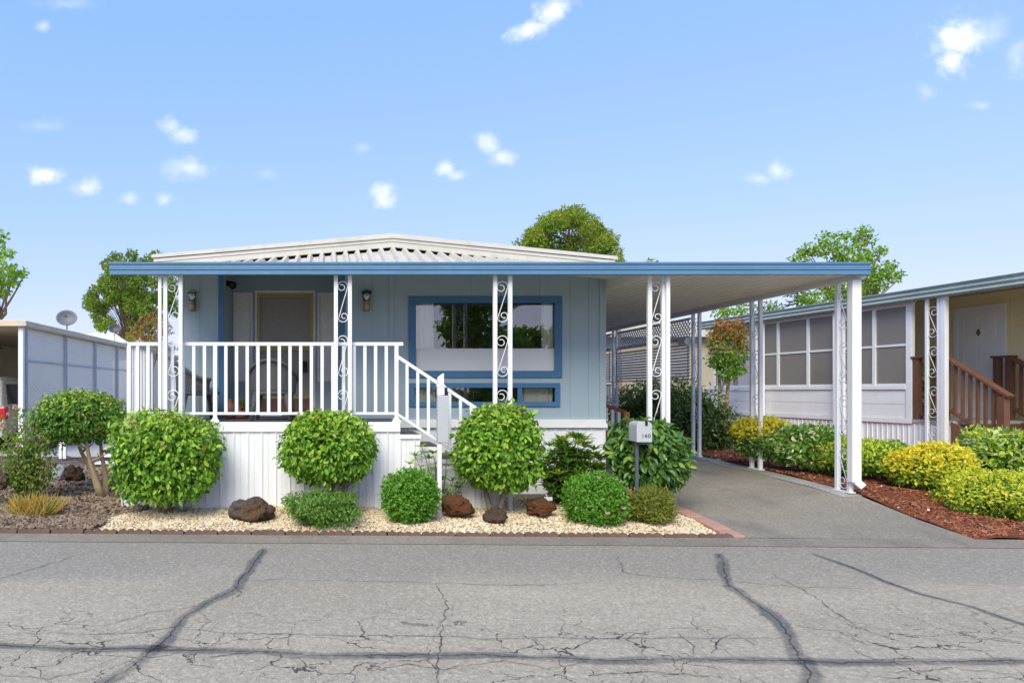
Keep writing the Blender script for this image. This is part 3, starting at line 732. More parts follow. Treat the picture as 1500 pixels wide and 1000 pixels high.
# left bed: rose, dry grass, stone, stakes
rroot = thing('rose_bush', 'tall thorny rose bush with pale pink blooms in the bark bed', 'shrub', (PX(45, 9.9), 9.9, gz(-4.3, 9.9)))
mb = MB(); rng = np.random.default_rng(41); pos = []
for i in range(26):
    tx, ty = rr.uniform(-8, 80), rr.uniform(598, 700)
    q = wander((rr.uniform(-.14,.14), rr.uniform(-.1,.1), -.03), P(tx, ty, 9.9+rr.uniform(-.3,.3)) - rroot.location, 6, .08, i+50)
    mb.tube(q, [.012,.011,.010,.008,.007,.005,.003], 5)
    for k in range(95):
        b = q[rr.choice((2,3,4,5,6,6,5,4))]; pos.append(tuple(b + Vector((rr.gauss(0,.07), rr.gauss(0,.07), rr.gauss(0,.06)))))
mb.build('stems', 'bark', rroot, local=True, smooth=True)
pos = np.array(pos); n_ = len(pos)
link('foliage', leaves_mesh('foliage', pos, rng.normal(size=(n_,3)), rng.normal(size=(n_,3))*.5+np.array([0,0,1]), rng.uniform(.045,.08,n_), .55, ['rose']), rroot, local=True)
for fx, fy, fr in ((23,596,.05),(27,652,.045),(3,624,.05),(12,606,.03),(66,672,.028)):
    m2 = MB(); o_ = P(fx, fy, 9.62) - rroot.location
    for ring, (nr, rad, tl) in enumerate(((5, 1.0, .2), (5, .8, .7), (4, .5, 1.1))):
        for i in range(nr):
            a = i*2*math.pi/nr + ring*.6; dv = Vector((math.cos(a)*math.cos(tl), -.35-math.sin(tl), math.sin(a)*math.cos(tl)+.25)).normalized()*fr*rad; s1 = dv.orthogonal().normalized()*fr*.42
            m2.add([o_, o_+dv*.55+s1, o_+dv, o_+dv*.55-s1], [(0,1,2,3)])
    m2.build('flower', 'pink', rroot, local=True)
groot = thing('ornamental_grass', 'low tuft of orange dry grass in front of the rose bush', 'grass tuft', (PX(52, 8.95), 8.95, gz(-3.8, 8.95)))
pos, dd = [], []
for i in range(620):
    cx_ = rr.choice((-.20, -.1, 0, .08, .16)); pos.append((cx_+rr.gauss(0,.07), rr.gauss(0,.08), 0)); dd.append((rr.gauss(0,.55)+cx_*1.2, rr.gauss(0,.5), 1))
pos = np.array(pos); n_ = len(pos)
link('foliage', leaves_mesh('foliage', pos, np.array(dd), rng.normal(size=(n_,3)), rng.uniform(.14,.33,n_), .045, ['drygrass', 'rose'], (rng.random(n_) < .25).astype(int)), groot, local=True)

def rock(name, label, cat, x0, x1, y0, y1, Y, mat, seed, group=None, depth=.85):
    import bmesh
    bm = bmesh.new(); bmesh.ops.create_icosphere(bm, subdivisions=4, radius=1)
    rx, rz = (x1-x0)/2*Y/1000*.9, (y1-y0)/2*Y/1000; X = PX((x0+x1)/2, Y)
    for v in bm.verts:
        p = v.co.copy(); s = 1 + .42*mnoise.noise(p*1.3+Vector((seed*3.3,0,0))) + .26*mnoise.noise(p*3.1+Vector((0,seed,0))) + .06*mnoise.noise(p*8)
        p = p*s; p.z = max(p.z, -.75); v.co = Vector((p.x*rx, p.y*rx*depth, p.z*rz))
    me = bpy.data.meshes.new(name); bm.to_mesh(me); bm.free(); me.materials.append(MAT[mat])
    me.polygons.foreach_set('use_smooth', [True]*len(me.polygons))
    o = link(name, me); o.location = (X, Y, PZ((y0+y1)/2, Y)-.27*rz); tag(o, label, cat, group)
    return o
RK = 'rocks set in the front beds'
rock('lava_rock', 'grey brown pitted lava rock on the gravel left of the low shrub', 'rock', 340, 401, 722, 762, 8.65, 'lava', 3, RK)
rock('lava_rock', 'rust coloured rounded rock behind the clipped globe shrub', 'rock', 643, 692, 721, 752, 8.8, 'lava_rust', 5, RK)
rock('lava_rock', 'half grey half rusty rock under the rhododendron', 'rock', 769, 813, 727, 752, 8.8, 'lava_rust', 8, RK)
rock('driftwood_lump', 'dark gnarled wood lump at the foot of the tallest camellia', 'wood', 708, 743, 738, 764, 8.5, 'driftwood', 12)
rock('lava_rock', 'brown rock beside the grey sheet in the bark bed', 'rock', 92, 124, 680, 703, 11.0, 'lava', 21, RK)
rock('lava_rock', 'flat grey stone at the frame edge behind the rose bush', 'rock', -18, 14, 686, 716, 9.6, 'lava', 24, RK)
o = rock('plastic_sheet', 'crumpled pale grey plastic sheet beside a brown rock', 'sheet', 77, 99, 679, 702, 10.9, 'grey_cloth', 33)
mb = MB(); b = P(803, 733, 9.0)
mb.box(b.x-.055, b.x+.055, b.y-.004, b.y+.004, b.z, b.z+.05); mb.box(b.x-.01, b.x+.012, b.y-.004, b.y+.004, b.z-.1, b.z-.0005); mb.tube([b+Vector((-.015,0,.051)), b+Vector((-.03,0,.085))], .008, 5)
tag(mb.build('plant_tag', 'label', loc=b-Vector((0,0,.1)), bevel=.002), 'small white plastic plant tag under the rhododendron', 'plant tag')

# ------------------------------------------------------------------ brick edging and pavers
prof_n = 4; blk = .40
mb = MB(); Lb = .385
top = []
for i in range(prof_n*6+1):
    u = i/(prof_n*6); top.append((u*Lb,   .036 + .024*abs(math.sin(u*prof_n*math.pi))))
loop = [(0, -.06)] + [(Lb, -.06)] + list(reversed(top))
mb.extrude(loop, lambda p, e: (p[0]-Lb/2, -.032 if e == 0 else .032, p[1]))
edge_proto = mb.build('edging_block', 'brick', bevel=.006)
EG = 'scalloped edging blocks between the beds and the road'
tag(edge_proto, 'brown scalloped edging block in the row between the beds and the road', 'edging block', EG)
X = -6.3; first = True
while X < 4.6:
    o = edge_proto if first else edge_proto.copy()
    if not first: COL.objects.link(o)
    o.location = (X, edgeY(X)+.055+rr.uniform(-.006,.006), ground(X, edgeY(X)+.05)-.02+rr.uniform(-.006,.006)); o.rotation_euler = (rr.uniform(-.03,.03), rr.uniform(-.01,.01), -.03+rr.uniform(-.02,.02))
    X += blk; first = False
mb = MB(); mb.box(-.10, .10, -.14, .14, -.05, .02)
pav = mb.build('paver_brick', 'paver', bevel=.008)
tag(pav, 'pinkish paver brick in the strip between gravel bed and driveway', 'paver', 'pink paver bricks along the driveway')
Yp = edgeY(4.74)+.18; first = True
while Yp < 11:
    o = pav if first else pav.copy()
    if not first: COL.objects.link(o)
    o.location = (4.73+rr.uniform(-.012,.012), Yp, ground(4.74, Yp)+.0+rr.uniform(-.004,.004)); o.rotation_euler = (math.atan((ground(4.7,Yp+.1)-ground(4.7,Yp-.1))/.2), 0, rr.uniform(-.04,.04))
    Yp += .292; first = False

# ------------------------------------------------------------------ the house
FY, WY, DY = 9.3, 10.7, 11.7          # porch front, house wall, recessed door wall
FL = 1.17                               # floor level
XL, XR = PX(262, WY), PX(887, WY)
def ribbed(mb, a, b, z0, z1, pitch=.15, depth=.014, flip=1, m=0, rib=.03):
    """vertical ribbed sheet from a to b (xy), standing proud on one side"""
    a = Vector((a[0], a[1], 0)); b = Vector((b[0], b[1], 0)); d = b - a; L = d.length; d.normalize(); n = Vector((d.y, -d.x, 0))*flip
    pts = []; x = 0
    while x < L:
        for off, h in ((0, 0), (rib*.3, depth), (rib*.7, depth), (rib, 0), (pitch*.5, 0), (pitch*.5+rib*.2, -depth*.5), (pitch*.5+rib*.4, 0)):
            if x+off < L: pts.append((x+off, h))
        x += pitch
    pts.append((L, 0)); b0 = len(mb.v)
    zf0 = z0 if callable(z0) else (lambda x_: z0); zf1 = z1 if callable(z1) else (lambda x_: z1)
    for x, h in pts:
        q = a + d*x + n*h
        mb.v += [(q.x, q.y, zf0(x)), (q.x, q.y, zf1(x))]
    for i in range(len(pts)-1): mb.f.append((b0+2*i, b0+2*i+2, b0+2*i+3, b0+2*i+1)); mb.m.append(m)

house = thing('mobile_home', 'blue mobile home with picture window and white low gable roof', 'house', (1.0, WY, 0))
# front wall built round its openings, with shallow panel grooves
def wall_panels(name, rects, y0, y1, mat, grooves, parent):
    mb = MB()
    for x0, x1, z0, z1 in rects:
        xs = [x0] + [g for g in grooves if x0+.02 < g < x1-.02] + [x1]
        for a, b in zip(xs[:-1], xs[1:]):
            mb.box(a+(.004 if a != x0 else 0), b-(.004 if b != x1 else 0), y0, y1, z0, z1)
        mb.box(x0+.001, x1-.001, y0+.006, y1-.001, z0+.001, z1-.001)
    return mb.build(name, mat, parent)
TOPZ = 3.60
wx0, wx1, wz0, wz1 = PX(603, WY), PX(818, WY), PZ(549, WY), PZ(438, WY)
lx0, lx1, lz0, lz1 = PX(603, WY), PX(816, WY), PZ(592, WY), PZ(564, WY)
rl, rr_ = PX(328, WY), PX(497, WY)
SB = FL - .02
rects = [(rr_, wx0, SB, TOPZ), (wx1, XR, SB, TOPZ), (wx0, wx1, wz1, TOPZ), (wx0, wx1, lz1, wz0), (wx0, wx1, SB, lz0)]
gro = [PX(p, WY) for p in (293, 545, 573, 640, 690, 740, 790, 835, 862)]
wall_panels('front_wall', [(XL, rl, SB, TOPZ)], WY, WY+.10, 'wall_blue', [PX(293, WY)], house)
wall_panels('front_wall', rects, WY, WY+.10, 'wall_blue', gro, house)
mb = MB()
mb.box(XL, XL+.1, WY+.1, 24, SB, TOPZ); mb.box(XR-.1, XR, WY+.1, 24, SB, TOPZ); mb.box(XL+.1, XR-.1, 23.9, 24, SB, TOPZ)
mb.build('side_wall', 'wall_blue', house)
for a in (rl-.1, rr_):
    mb = MB(); mb.box(a, a+.1, WY+.1, DY+.1, SB, TOPZ); mb.build('recess_wall', 'wall_blue', house)
# door wall with gaps for door and sidelights
dx0, dx1 = PX(375.5, DY), PX(460, DY); dz1 = PZ(428, DY)
s0, s1, s2, s3 = PX(343, DY), PX(369, DY), PX(466, DY), PX(492, DY); sz0, sz1 = PZ(557, DY), PZ(430, DY)
mb = MB()
for x0, x1, z0, z1 in ((rl, s0, FL, TOPZ), (s0, s1, FL, sz0), (s0, s1, sz1, TOPZ), (s1, dx0, FL, TOPZ), (dx0, dx1, dz1, TOPZ), (dx1, s2, FL, TOPZ), (s2, s3, FL, sz0), (s2, s3, sz1, TOPZ), (s3, rr_, FL, TOPZ)):
    mb.box(x0, x1, DY, DY+.1, z0, z1)
mb.build('door_wall', 'wall_blue', house)
mb = MB()   # corner boards and the batten
mb.box(PX(320, WY), rl+.003, WY-.018, WY-.001, SB, TOPZ); mb.build('corner_board', 'trim_blue', house, bevel=.003)
mb = MB(); mb.box(rr_-.003, PX(505, WY), WY-.018, WY-.001, SB, TOPZ); mb.build('corner_board', 'trim_blue', house, bevel=.003)
for a, b in ((PX(570, WY), PX(577, WY)), (PX(878, WY), XR+.004), (PX(262, WY)-.004, PX(268, WY))):
    mb = MB(); mb.box(a, b, WY-.015, WY-.001, SB, TOPZ); mb.build('batten', 'wall_blue', house, bevel=.003)
# base trim and skirting
mb = MB(); mb.box(PX(585, WY), XR+.02, WY-.035, WY-.001, 1.02, SB); mb.build('base_trim', 'white', house, bevel=.004)
mb = MB(); ribbed(mb, (XL, WY+.02), (XR, WY+.02), -.05, 1.03, .19, .016); ribbed(mb, (XR, WY+.02), (XR, 24), -.05, 1.15, .19, .016)
mb.build('skirting', 'skirt', house)
def window(parent, x0, x1, z0, z1, Y, fr, mull=(), fmat='trim_blue', proud=.03, glass='window_glass', zlow=None):
    f = MB(); t = fr
    f.box(x0-t*.35, x1+t*.35, Y-proud, Y-.001, z1-t, z1+t*.25); f.box(x0-t*.35, x1+t*.35, Y-proud, Y-.001, z0-t*.25, z0+t)
    f.box(x0-t*.35, x0+t, Y-proud, Y-.001, z0+t, z1-t); f.box(x1-t, x1+t*.35, Y-proud, Y-.001, z0+t, z1-t)
    for mx in mull: f.box(mx-.035, mx+.035, Y-proud*.8, Y-.001, z0+t, z1-t)
    fo = f.build('window', fmat, parent, bevel=.004)
    g = MB(); g.box(x0+t*.6, x1-t*.6, Y+.030, Y+.036, (zlow or z0+t*.6), z1-t*.6); g.build('pane', glass, fo)
    return fo
zb1 = PZ(510.5, WY)
w = window(house, wx0-.02, wx1+.02, wz0-.02, wz1+.02, WY, .085, zlow=zb1+.002)
# drapes: pleated sheets at both sides, half blind below
def pleats(mb, x0, x1, y, z0, z1, amp=.03, wl=.07):
    n = int((x1-x0)/.012); b0 = len(mb.v)
    for i in range(n+1):
        x = x0+(x1-x0)*i/n; yy = y + amp*math.sin(x/wl*6.283)*(.7+.3*math.sin(x*31))
        mb.v += [(x, yy, z0), (x, yy, z1)]
    for i in range(n): mb.f.append((b0+2*i, b0+2*i+2, b0+2*i+3, b0+2*i+1)); mb.m.append(0)
mb = MB(); pleats(mb, PX(604, WY)+.02, PX(637, WY), WY+.09, wz0, wz1); mb.build('drape', 'curtain', w, smooth=True)
mb = MB(); pleats(mb, PX(796, WY), PX(816, WY), WY+.09, wz0, wz1); mb.build('drape', 'curtain', w, smooth=True)
mb = MB(); mb.box(wx0+.03, wx1-.03, WY+.030, WY+.040, wz0+.03, zb1)
mb.box(wx0+.03, wx1-.03, WY+.026, WY+.0299, zb1-.012, zb1+.004)
mb.build('half_blind', 'blind', w)
lw = window(house, lx0-.02, lx1+.02, lz0-.02, lz1+.02, WY, .06, [PX(761, WY)])
mb = MB(); pleats(mb, lx0+.03, PX(640, WY), WY+.14, lz0, lz1, .015, .06); mb.build('drape', 'curtain', lw, smooth=True)
mb = MB(); pleats(mb, PX(768, WY), lx1-.03, WY+.14, lz0, lz1, .02, .09); mb.build('drape', 'curtain', lw, smooth=True)
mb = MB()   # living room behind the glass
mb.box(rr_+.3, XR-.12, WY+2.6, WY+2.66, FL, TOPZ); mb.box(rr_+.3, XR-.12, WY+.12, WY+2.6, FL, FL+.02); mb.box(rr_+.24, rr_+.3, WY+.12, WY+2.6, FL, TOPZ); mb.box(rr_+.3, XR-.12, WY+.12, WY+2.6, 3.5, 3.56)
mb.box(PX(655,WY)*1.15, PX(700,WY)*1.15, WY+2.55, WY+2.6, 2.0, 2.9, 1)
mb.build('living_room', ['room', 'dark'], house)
# front door, framed sidelights
dr = MB(); t = .055
dr.box(dx0+.015, dx0+.015+t, DY-.03, DY+.02, FL+.02, dz1-.02); dr.box(dx1-.015-t, dx1-.015, DY-.03, DY+.02, FL+.02, dz1-.02)
dr.box(dx0+.015+t, dx1-.015-t, DY-.03, DY+.02, dz1-.02-.075, dz1-.02); dr.box(dx0+.015+t, dx1-.015-t, DY-.028, DY+.02, PZ(514, DY), PZ(507, DY)); dr.box(dx0+.015+t, dx1-.015-t, DY-.03, DY+.02, FL+.02, FL+.06)
dr.box(dx0+.015+t, dx1-.015-t, DY-.028, DY+.02, PZ(584, DY), PZ(580.5, DY))
door = dr.build('door', 'olive', house, bevel=.004)
mb = MB(); mb.box(dx0+.02, dx1-.02, DY+.021, DY+.03, PZ(582, DY), dz1-.03); mb.build('screen', 'doorscreen', door)
mb = MB(); mb.box(dx0+.02+t, dx1-.02-t, DY-.012, DY+.02, FL+.06, PZ(584, DY)); mb.build('kick_plate', 'brown', door)
mb = MB(); mb.box(PX(443, DY), PX(450, DY), DY-.06, DY-.0, PZ(545, DY), PZ(529, DY)); mb.tube([(PX(446, DY), DY-.07, PZ(534, DY)), (PX(446, DY), DY-.1, PZ(535, DY))], .03, 12); mb.build('handle', 'black', door, bevel=.01)
mb = MB(); mb.box(dx0-.025, dx0+.014, DY-.02, DY-.001, FL, dz1+.03); mb.box(dx1-.014, dx1+.025, DY-.02, DY-.001, FL, dz1+.03); mb.box(dx0+.014, dx1-.014, DY-.02, DY-.001, dz1-.018, dz1+.03)
mb.build('door_trim', 'white', house, bevel=.003)
for a, b in ((s0, s1), (s2, s3)):
    f = MB(); f.box(a-.012, b+.012, DY-.014, DY-.001, sz1-.02, sz1+.014); f.box(a-.012, b+.012, DY-.014, DY-.001, sz0-.014, sz0+.02); f.box(a-.012, a+.02, DY-.014, DY-.001, sz0+.02, sz1-.02); f.box(b-.02, b+.012, DY-.014, DY-.001, sz0+.02, sz1-.02)
    fo = f.build('sidelight', 'white', house, bevel=.002)
    g = MB(); g.box(a+.004, b-.004, DY+.02, DY+.03, sz0+.004, sz1-.004); g.build('pane', 'sidelight', fo)
# gable roof
RY0, RY1 = 10.42, 24.3
xl, xm, xr = PX(225, RY0), PX(575, RY0), PX(901, RY0); zl, zm, zr = PZ(374, RY0), PZ(344, RY0), PZ(376.5, RY0)
mb = MB(); th = .05
mb.extrude([(xl-.03, zl+.01), (xm, zm+.02), (xr+.03, zr+.01), (xr+.03, zr+.01-th), (xm, zm-th), (xl-.03, zl+.01-th)], lambda p, e: (p[0], RY0-.02 if e == 0 else RY1, p[1]))
roof = mb.build('roof', 'roof_white', house)
mb = MB(); fh = .26
for x0, z0, x1, z1 in ((xl, zl, xm, zm), (xm, zm, xr, zr)):
    n = 12
    for k, (za, zb, yo) in enumerate(((th+.002, .085, 0), (.085, .10, -.008), (.10, .185, .004))):
        mb.add([(x0, RY0+yo, z0-zb), (x1, RY0+yo, z1-zb), (x1, RY0+yo, z1-za), (x0, RY0+yo, z0-za), (x0, RY0+.05, z0-zb), (x1, RY0+.05, z1-zb), (x1, RY0+.05, z1-za), (x0, RY0+.05, z0-za)],
               [(0,1,2,3),(4,7,6,5),(0,4,5,1),(3,2,6,7),(0,3,7,4),(1,5,6,2)])
mb.build('rake_fascia', 'roof_white', roof)
mb = MB(); mb.lathe([(.32, .0), (.18, .05), (.07, .09), (.02, .12)], (xm, 10.9, zm+.01), 12); mb.build('ridge_cap', 'roof_white', roof, smooth=True)
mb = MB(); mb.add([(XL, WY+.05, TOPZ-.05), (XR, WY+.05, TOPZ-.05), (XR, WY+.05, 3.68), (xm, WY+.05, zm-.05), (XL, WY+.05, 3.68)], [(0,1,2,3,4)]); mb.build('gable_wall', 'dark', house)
# house number running down the corner board
def text_mesh(name, body, size, depth, mat, parent, loc, rot=(R(90), 0, 0), spacing=1.0, local=False):
    cu = bpy.data.curves.new(name, 'FONT'); cu.body = body; cu.size = size; cu.extrude = depth; cu.align_x = 'CENTER'; cu.align_y = 'CENTER'; cu.space_character = spacing
    tmp = bpy.data.objects.new(name+'_tmp', cu); COL.objects.link(tmp); bpy.context.view_layer.update()
    me = bpy.data.meshes.new_from_object(tmp); bpy.data.objects.remove(tmp); bpy.data.curves.remove(cu)
    me.materials.append(MAT[mat])
    o = bpy.data.objects.new(name, me); COL.objects.link(o)
    if parent: o.parent = parent; o.location = Vector(loc) - (Vector((0,0,0)) if local else parent.location)
    else: o.location = loc
    o.rotation_euler = rot
    return o
for ch, py in (('1', 444), ('6', 456), ('0', 467)):
    text_mesh('house_number', ch, .125, .004, 'digit_steel', house, (PX(500.5, WY), WY-.024, PZ(py, WY)))

# ------------------------------------------------------------------ porch: deck, skirting, steps, railing
pxl, pxr = PX(178, FY), PX(585, FY)
porch = thing('porch', 'raised front porch with white ribbed skirting, steps and white railing', 'porch', (pxl, FY, 0))
mb = MB(); mb.box(pxl, pxr, FY+.001, WY-.04, FL-.04, FL); mb.box(rl+.001, rr_-.001, WY-.04, DY-.001, FL-.04, FL); mb.build('deck', 'deck', porch)
mb = MB(); mb.box(pxl-.015, pxr+.012, FY-.022, FY, 1.04, FL+.004); mb.box(pxl-.015, pxl, FY, WY, 1.04, FL+.004); mb.build('deck_trim', 'white', porch, bevel=.005)
rise, run = .168, .272
mb = MB()
ribbed(mb, (pxl, FY+.006), (pxr, FY+.006), -.06, 1.045, .19, .016)
ribbed(mb, (pxl, WY), (pxl, FY+.006), -.06, 1.045, .19, .016)
for i in range(5):
    x0 = pxr + run*i; z = FL - rise*(i+1)
    ribbed(mb, (x0, FY+.006), (x0+run, FY+.006), -.06, z-.03, .19, .016)
ribbed(mb, (pxr+run*5, FY+.006), (pxr+run*5, FY+1.0), -.06, FL-rise*5-.03, .19, .016)
mb.build('skirting', 'skirt', porch)
for i in range(5):
    x0 = pxr + run*i; z = FL - rise*(i+1); mb = MB()
    mb.box(x0+.012, x0+run+.02, FY+.001, FY+1.0, z-.032, z); st = mb.build('step', 'tread', porch, bevel=.004)
    mb = MB(); mb.box(x0-.0, x0+run+.024, FY-.02, FY, z-.055, z+.002); mb.box(x0-.0, x0+.011, FY+.001, FY+1.0, z+.001, z+rise-.033); mb.build('step_trim', 'white', st)
# railing
rt, rb = PZ(503.5, FY), PZ(605.5, FY)
rail = MB(); yr = FY+.045
xL, xR = PX(188, FY), PX(591, FY)
rail.box(xL-.02, xR, yr-.024, yr+.024, rt-.024, rt+.024)
xpost = PX(581, FY)
rail.box(xL, xpost, yr-.018, yr+.018, rb-.018, rb+.018)
rail.box(xL-.024, xL+.024, yr+.024, WY-.02, rt-.024, rt+.024); rail.box(xL-.018, xL+.018, yr+.02, WY-.02, rb-.018, rb+.018)
slope = (600-520)/(705-583)
xe = pxr + run*5 + .02
zt0 = PZ(521, FY); zt1 = zt0 - slope*(xe-xpost)
rail.bar((xpost, yr, zt0), (xe, yr, zt1), .044, .046); rail.bar((xpost, yr, rb), (xe, yr, rb-slope*(xe-xpost)), .036, .036)
railing = rail.build('railing', 'white_metal', porch, bevel=.004)
def baluster(x, y, z0, z1, w=.040):
    mb = MB(); mb.box(x-w/2, x+w/2, y-w/2+.004, y+w/2-.004, z0, z1); return mb.build('baluster', 'white_metal', railing)
k = 0; x = xL
bal = [188, 200.5, 216] + [314.6-15.72*i for i in range(1, 6)][::-1] + [314.6+15.72*i for i in range(1, 17)]
for b in bal:
    if 232 < b < 236: continue
    xx = PX(b, FY); big = b in (188,) or abs(b-313) < 8 and False
    baluster(xx, yr, rb+.018 if not big else FL, rt-.024, .044)
for b in (188, 314.6, 581):
    xx = PX(b, FY); mb = MB(); mb.box(xx-.027, xx+.027, yr-.027, yr+.027, FL, rt-.024)
    mb.add([(xx-.06,yr-.05,FL+.004),(xx+.06,yr-.05,FL+.004),(xx+.06,yr+.05,FL+.004),(xx-.06,yr+.05,FL+.004),(xx-.03,yr-.03,FL+.06),(xx+.03,yr-.03,FL+.06),(xx+.03,yr+.03,FL+.06),(xx-.03,yr+.03,FL+.06)], [(0,3,2,1),(0,1,5,4),(1,2,6,5),(2,3,7,6),(3,0,4,7),(4,5,6,7)])
    mb.build('rail_post', 'white_metal', railing)
yy = yr+.15
while yy < WY-.1: baluster(xL, yy, rb+.018, rt-.024); yy += .15
x = xpost+.146
while x < xe:
    baluster(x, yr, rb-slope*(x-xpost)+.02, zt0-slope*(x-xpost)-.02); x += .146
mb = MB(); mb.box(xe-.03, xe+.03, yr-.03, yr+.03, -.03, zt1+.03); mb.build('rail_post', 'white_metal', railing)

# ------------------------------------------------------------------ awning and carport with scroll posts
AY = 9.1
axl, axr = PX(161, AY), PX(1275, AY); az0, az1 = PZ(402, AY), PZ(384, AY)
awn = thing('carport_awning', 'long white awning with blue fascia over porch and driveway on scroll posts', 'awning', (axl, AY, 0))
hh = az1-az0
prof = [(.06, az0), (-.012, az0), (-.012, az0+hh*.14), (-.002, az0+hh*.18), (-.002, az0+hh*.36), (-.014, az0+hh*.40), (-.014, az0+hh*.58), (-.004, az0+hh*.62), (-.004, az0+hh*.78), (-.018, az0+hh*.84), (-.018, az1), (.06, az1)]
mb = MB(); mb.extrude([(p[0], p[1]) for p in prof], lambda p, e: ((axl if e == 0 else axr), AY+p[0], p[1])); mb.build('fascia', 'fascia_blue', awn)
CBY = 20.0
# level pan (soffit with fine lengthwise ribs), front strip and carport bay
mb = MB()
def pan(x0, x1, y0, y1, z):
    x = x0; b0 = len(mb.v); pts = []
    while x < x1-.02:
        pts += [(x, z), (x+.13, z), (x+.136, z+.022), (x+.149, z+.022)]; x += .155
    pts.append((x1, z))
    for px_, pz_ in pts: mb.v.extend([(px_, y0, pz_), (px_, y1, pz_)])
    for i in range(len(pts)-1): mb.f.append((b0+2*i, b0+2*i+1, b0+2*i+3, b0+2*i+2)); mb.m.append(0)
PZU = az0+.035
pan(XR+.01, axr-.07, AY+.061, CBY, PZU)
mb.box(XR+.01, axr-.02, AY+.062, CBY, PZU+.06, PZU+.07)
mb.build('soffit', 'soffit', awn)
mb = MB(); mb.add([(XR+.005, AY+.061, PZU-.0), (XR+.005, WY+.10, PZU), (XR+.005, WY+.10, 3.64), (XR+.005, AY+.061, az1-.02)], [(0,1,2,3)]); mb.build('end_panel', 'soffit', awn)
# pitched ribbed sheet from the fascia up to the gable
def rake_z(x): return (lerp(zl, zm, (x-xl)/(xm-xl)) if x < xm else lerp(zm, zr, (x-xm)/(xr-xm)))
mb = MB(); b0 = 0; cols = []
x = xl+.02; zf = az1-.005; y_top = RY0+.045
while x < xr-.02:
    for o_, h in ((0, .05), (.035, .05), (.062, -.02), (.145, -.02), (.172, .05)):
        cols.append((x+o_, h))
    x += .181
b0 = len(mb.v)
for x_, h in cols:
    xx = min(max(x_, xl+.01), xr-.01); zt = rake_z(xx)-.205
    mb.v += [(x_, AY+.05, zf-.05+h), (x_, y_top, max(zt, zf+.02)-.005+h*.9)]
for i in range(len(cols)-1): mb.f.append((b0+2*i, b0+2*i+2, b0+2*i+3, b0+2*i+1)); mb.m.append(0)
mb.build('roof_sheet', 'awn_top', awn)
mb = MB()
for i in range(24):
    xa, xb = lerp(xl+.02, xr-.02, i/24), lerp(xl+.02, xr-.02, (i+1)/24)
    za, zb = max(rake_z(xa)-.20, zf+.02)-.10, max(rake_z(xb)-.20, zf+.02)-.10
    mb.add([(xa, AY+.065, zf-.11), (xb, AY+.065, zf-.11), (xb, WY-.005, zb), (xa, WY-.005, za)], [(0,3,2,1)])
mb.build('bounce_ceiling', 'soffit', awn)  # pale sheet added under the awning to bounce light onto the porch
mb = MB(); mb.box(axr-.07, axr-.005, AY+.061, CBY, PZU-.075, PZU+.07); mb.build('edge_beam', 'white', awn, bevel=.004)
mb = MB(); mb.box(XR+.012, axr-.07, CBY-.06, CBY, PZU-.06, PZU-.002); mb.build('edge_beam', 'white', awn, bevel=.004)
mb = MB(); mb.box(axl+.01, axl+.05, AY+.061, AY+.30, az1-.06, az1+.0)
mb.build('edge_beam', 'white', awn, bevel=.004)

def scroll_unit(mb, o, u, h0, w, H=.55, rt=.0062, flip=1):
    r = w/2
    def p(a, b): return o + u*(a*flip) + Vector((0, 0, h0+b))
    pts = []
    for i in range(16):
        t = i/15; ang = R(470-290*t); rad = lerp(.016, r, min(1, t*1.1))
        pts.append(p(math.cos(ang)*rad - (r-rad)*.55, H-r+math.sin(ang)*rad))
    for i in range(1, 8): ang = R(180-180*i/7); pts.append(p(math.cos(ang)*r, H-r+math.sin(ang)*r))
    for i in range(1, 9): ang = R(180+180*i/8); q0 = p(math.cos(ang)*r, r+math.sin(ang)*r); pts.append(q0)
    for i in range(1, 16):
        t = i/15; ang = R(360+290*t); rad = lerp(r, .016, min(1, t*1.1)); pts.append(p(math.cos(ang)*rad + (r-rad)*.55, r+math.sin(ang)*rad))
    mb.tube(pts, rt, 5)
def scroll_post(parent, x, y, zb, zt, u=(1, 0), gap=.225, s=.027, mat='white_metal', first=.12):
    u = Vector((u[0], u[1], 0)); o = Vector((x, y, 0)); t = MB()
    for k in (-.5, .5):
        q = o + u*(gap*k); t.box(q.x-s, q.x+s, q.y-s, q.y+s, zb, zt)
    t.box(min(o.x-abs(u.x)*gap*.5, o.x)-s-.02, max(o.x+abs(u.x)*gap*.5, o.x)+s+.02, min(o.y-abs(u.y)*gap*.5, o.y)-s-.02, max(o.y+abs(u.y)*gap*.5, o.y)+s+.02, zb-.02, zb-.001)
    po = t.build('post', mat, parent, bevel=.004)
    w = gap-2*s-.002; z = zt-.10-.55; sc = MB()
    while z > zb-.02:
        scroll_unit(sc, o, u, z, w); z -= .735
    if z > zb-.5:
        pass
    sc.build('scroll', mat, po, smooth=True)
    return po
zt = PZU-.005
for a, b in ((242.5, 265), (492, 512.5), (725, 747)):
    y = FY-.035 if False else FY-.06
    scroll_post(awn, PX((a+b)/2, y), y, -.02, az0+.03, gap=(b-a)*y/1000)
scroll_post(awn, PX(961.5, FY), FY, gz(PX(961,FY), FY), zt, gap=20.5*.0093)
for Yc in (9.36, 11.30, 13.15): scroll_post(awn, 7.16, Yc+.11, gz(7.16, Yc)+.03, PZU-.08, u=(0, 1))
for Yc in (16.9, 19.7): scroll_post(awn, 7.16, Yc+.11, gz(7.16, Yc), PZU-.08, u=(0, 1))
def downspout(x, y, z0, z1, w=.05, d=.05, elbow=None):
    mb = MB(); mb.box(x-w/2, x+w/2, y-d/2, y+d/2, z0, z1)
    if elbow: mb.bar((x, y, z0+.03), (x+elbow[0], y+elbow[1], z0-.06), d*.9, w*.7)
    mb.build('downspout', 'white_metal', awn, bevel=.008)
downspout(PX(234.5, 9.2), 9.2, -.02, az0-.002, .046, .05)
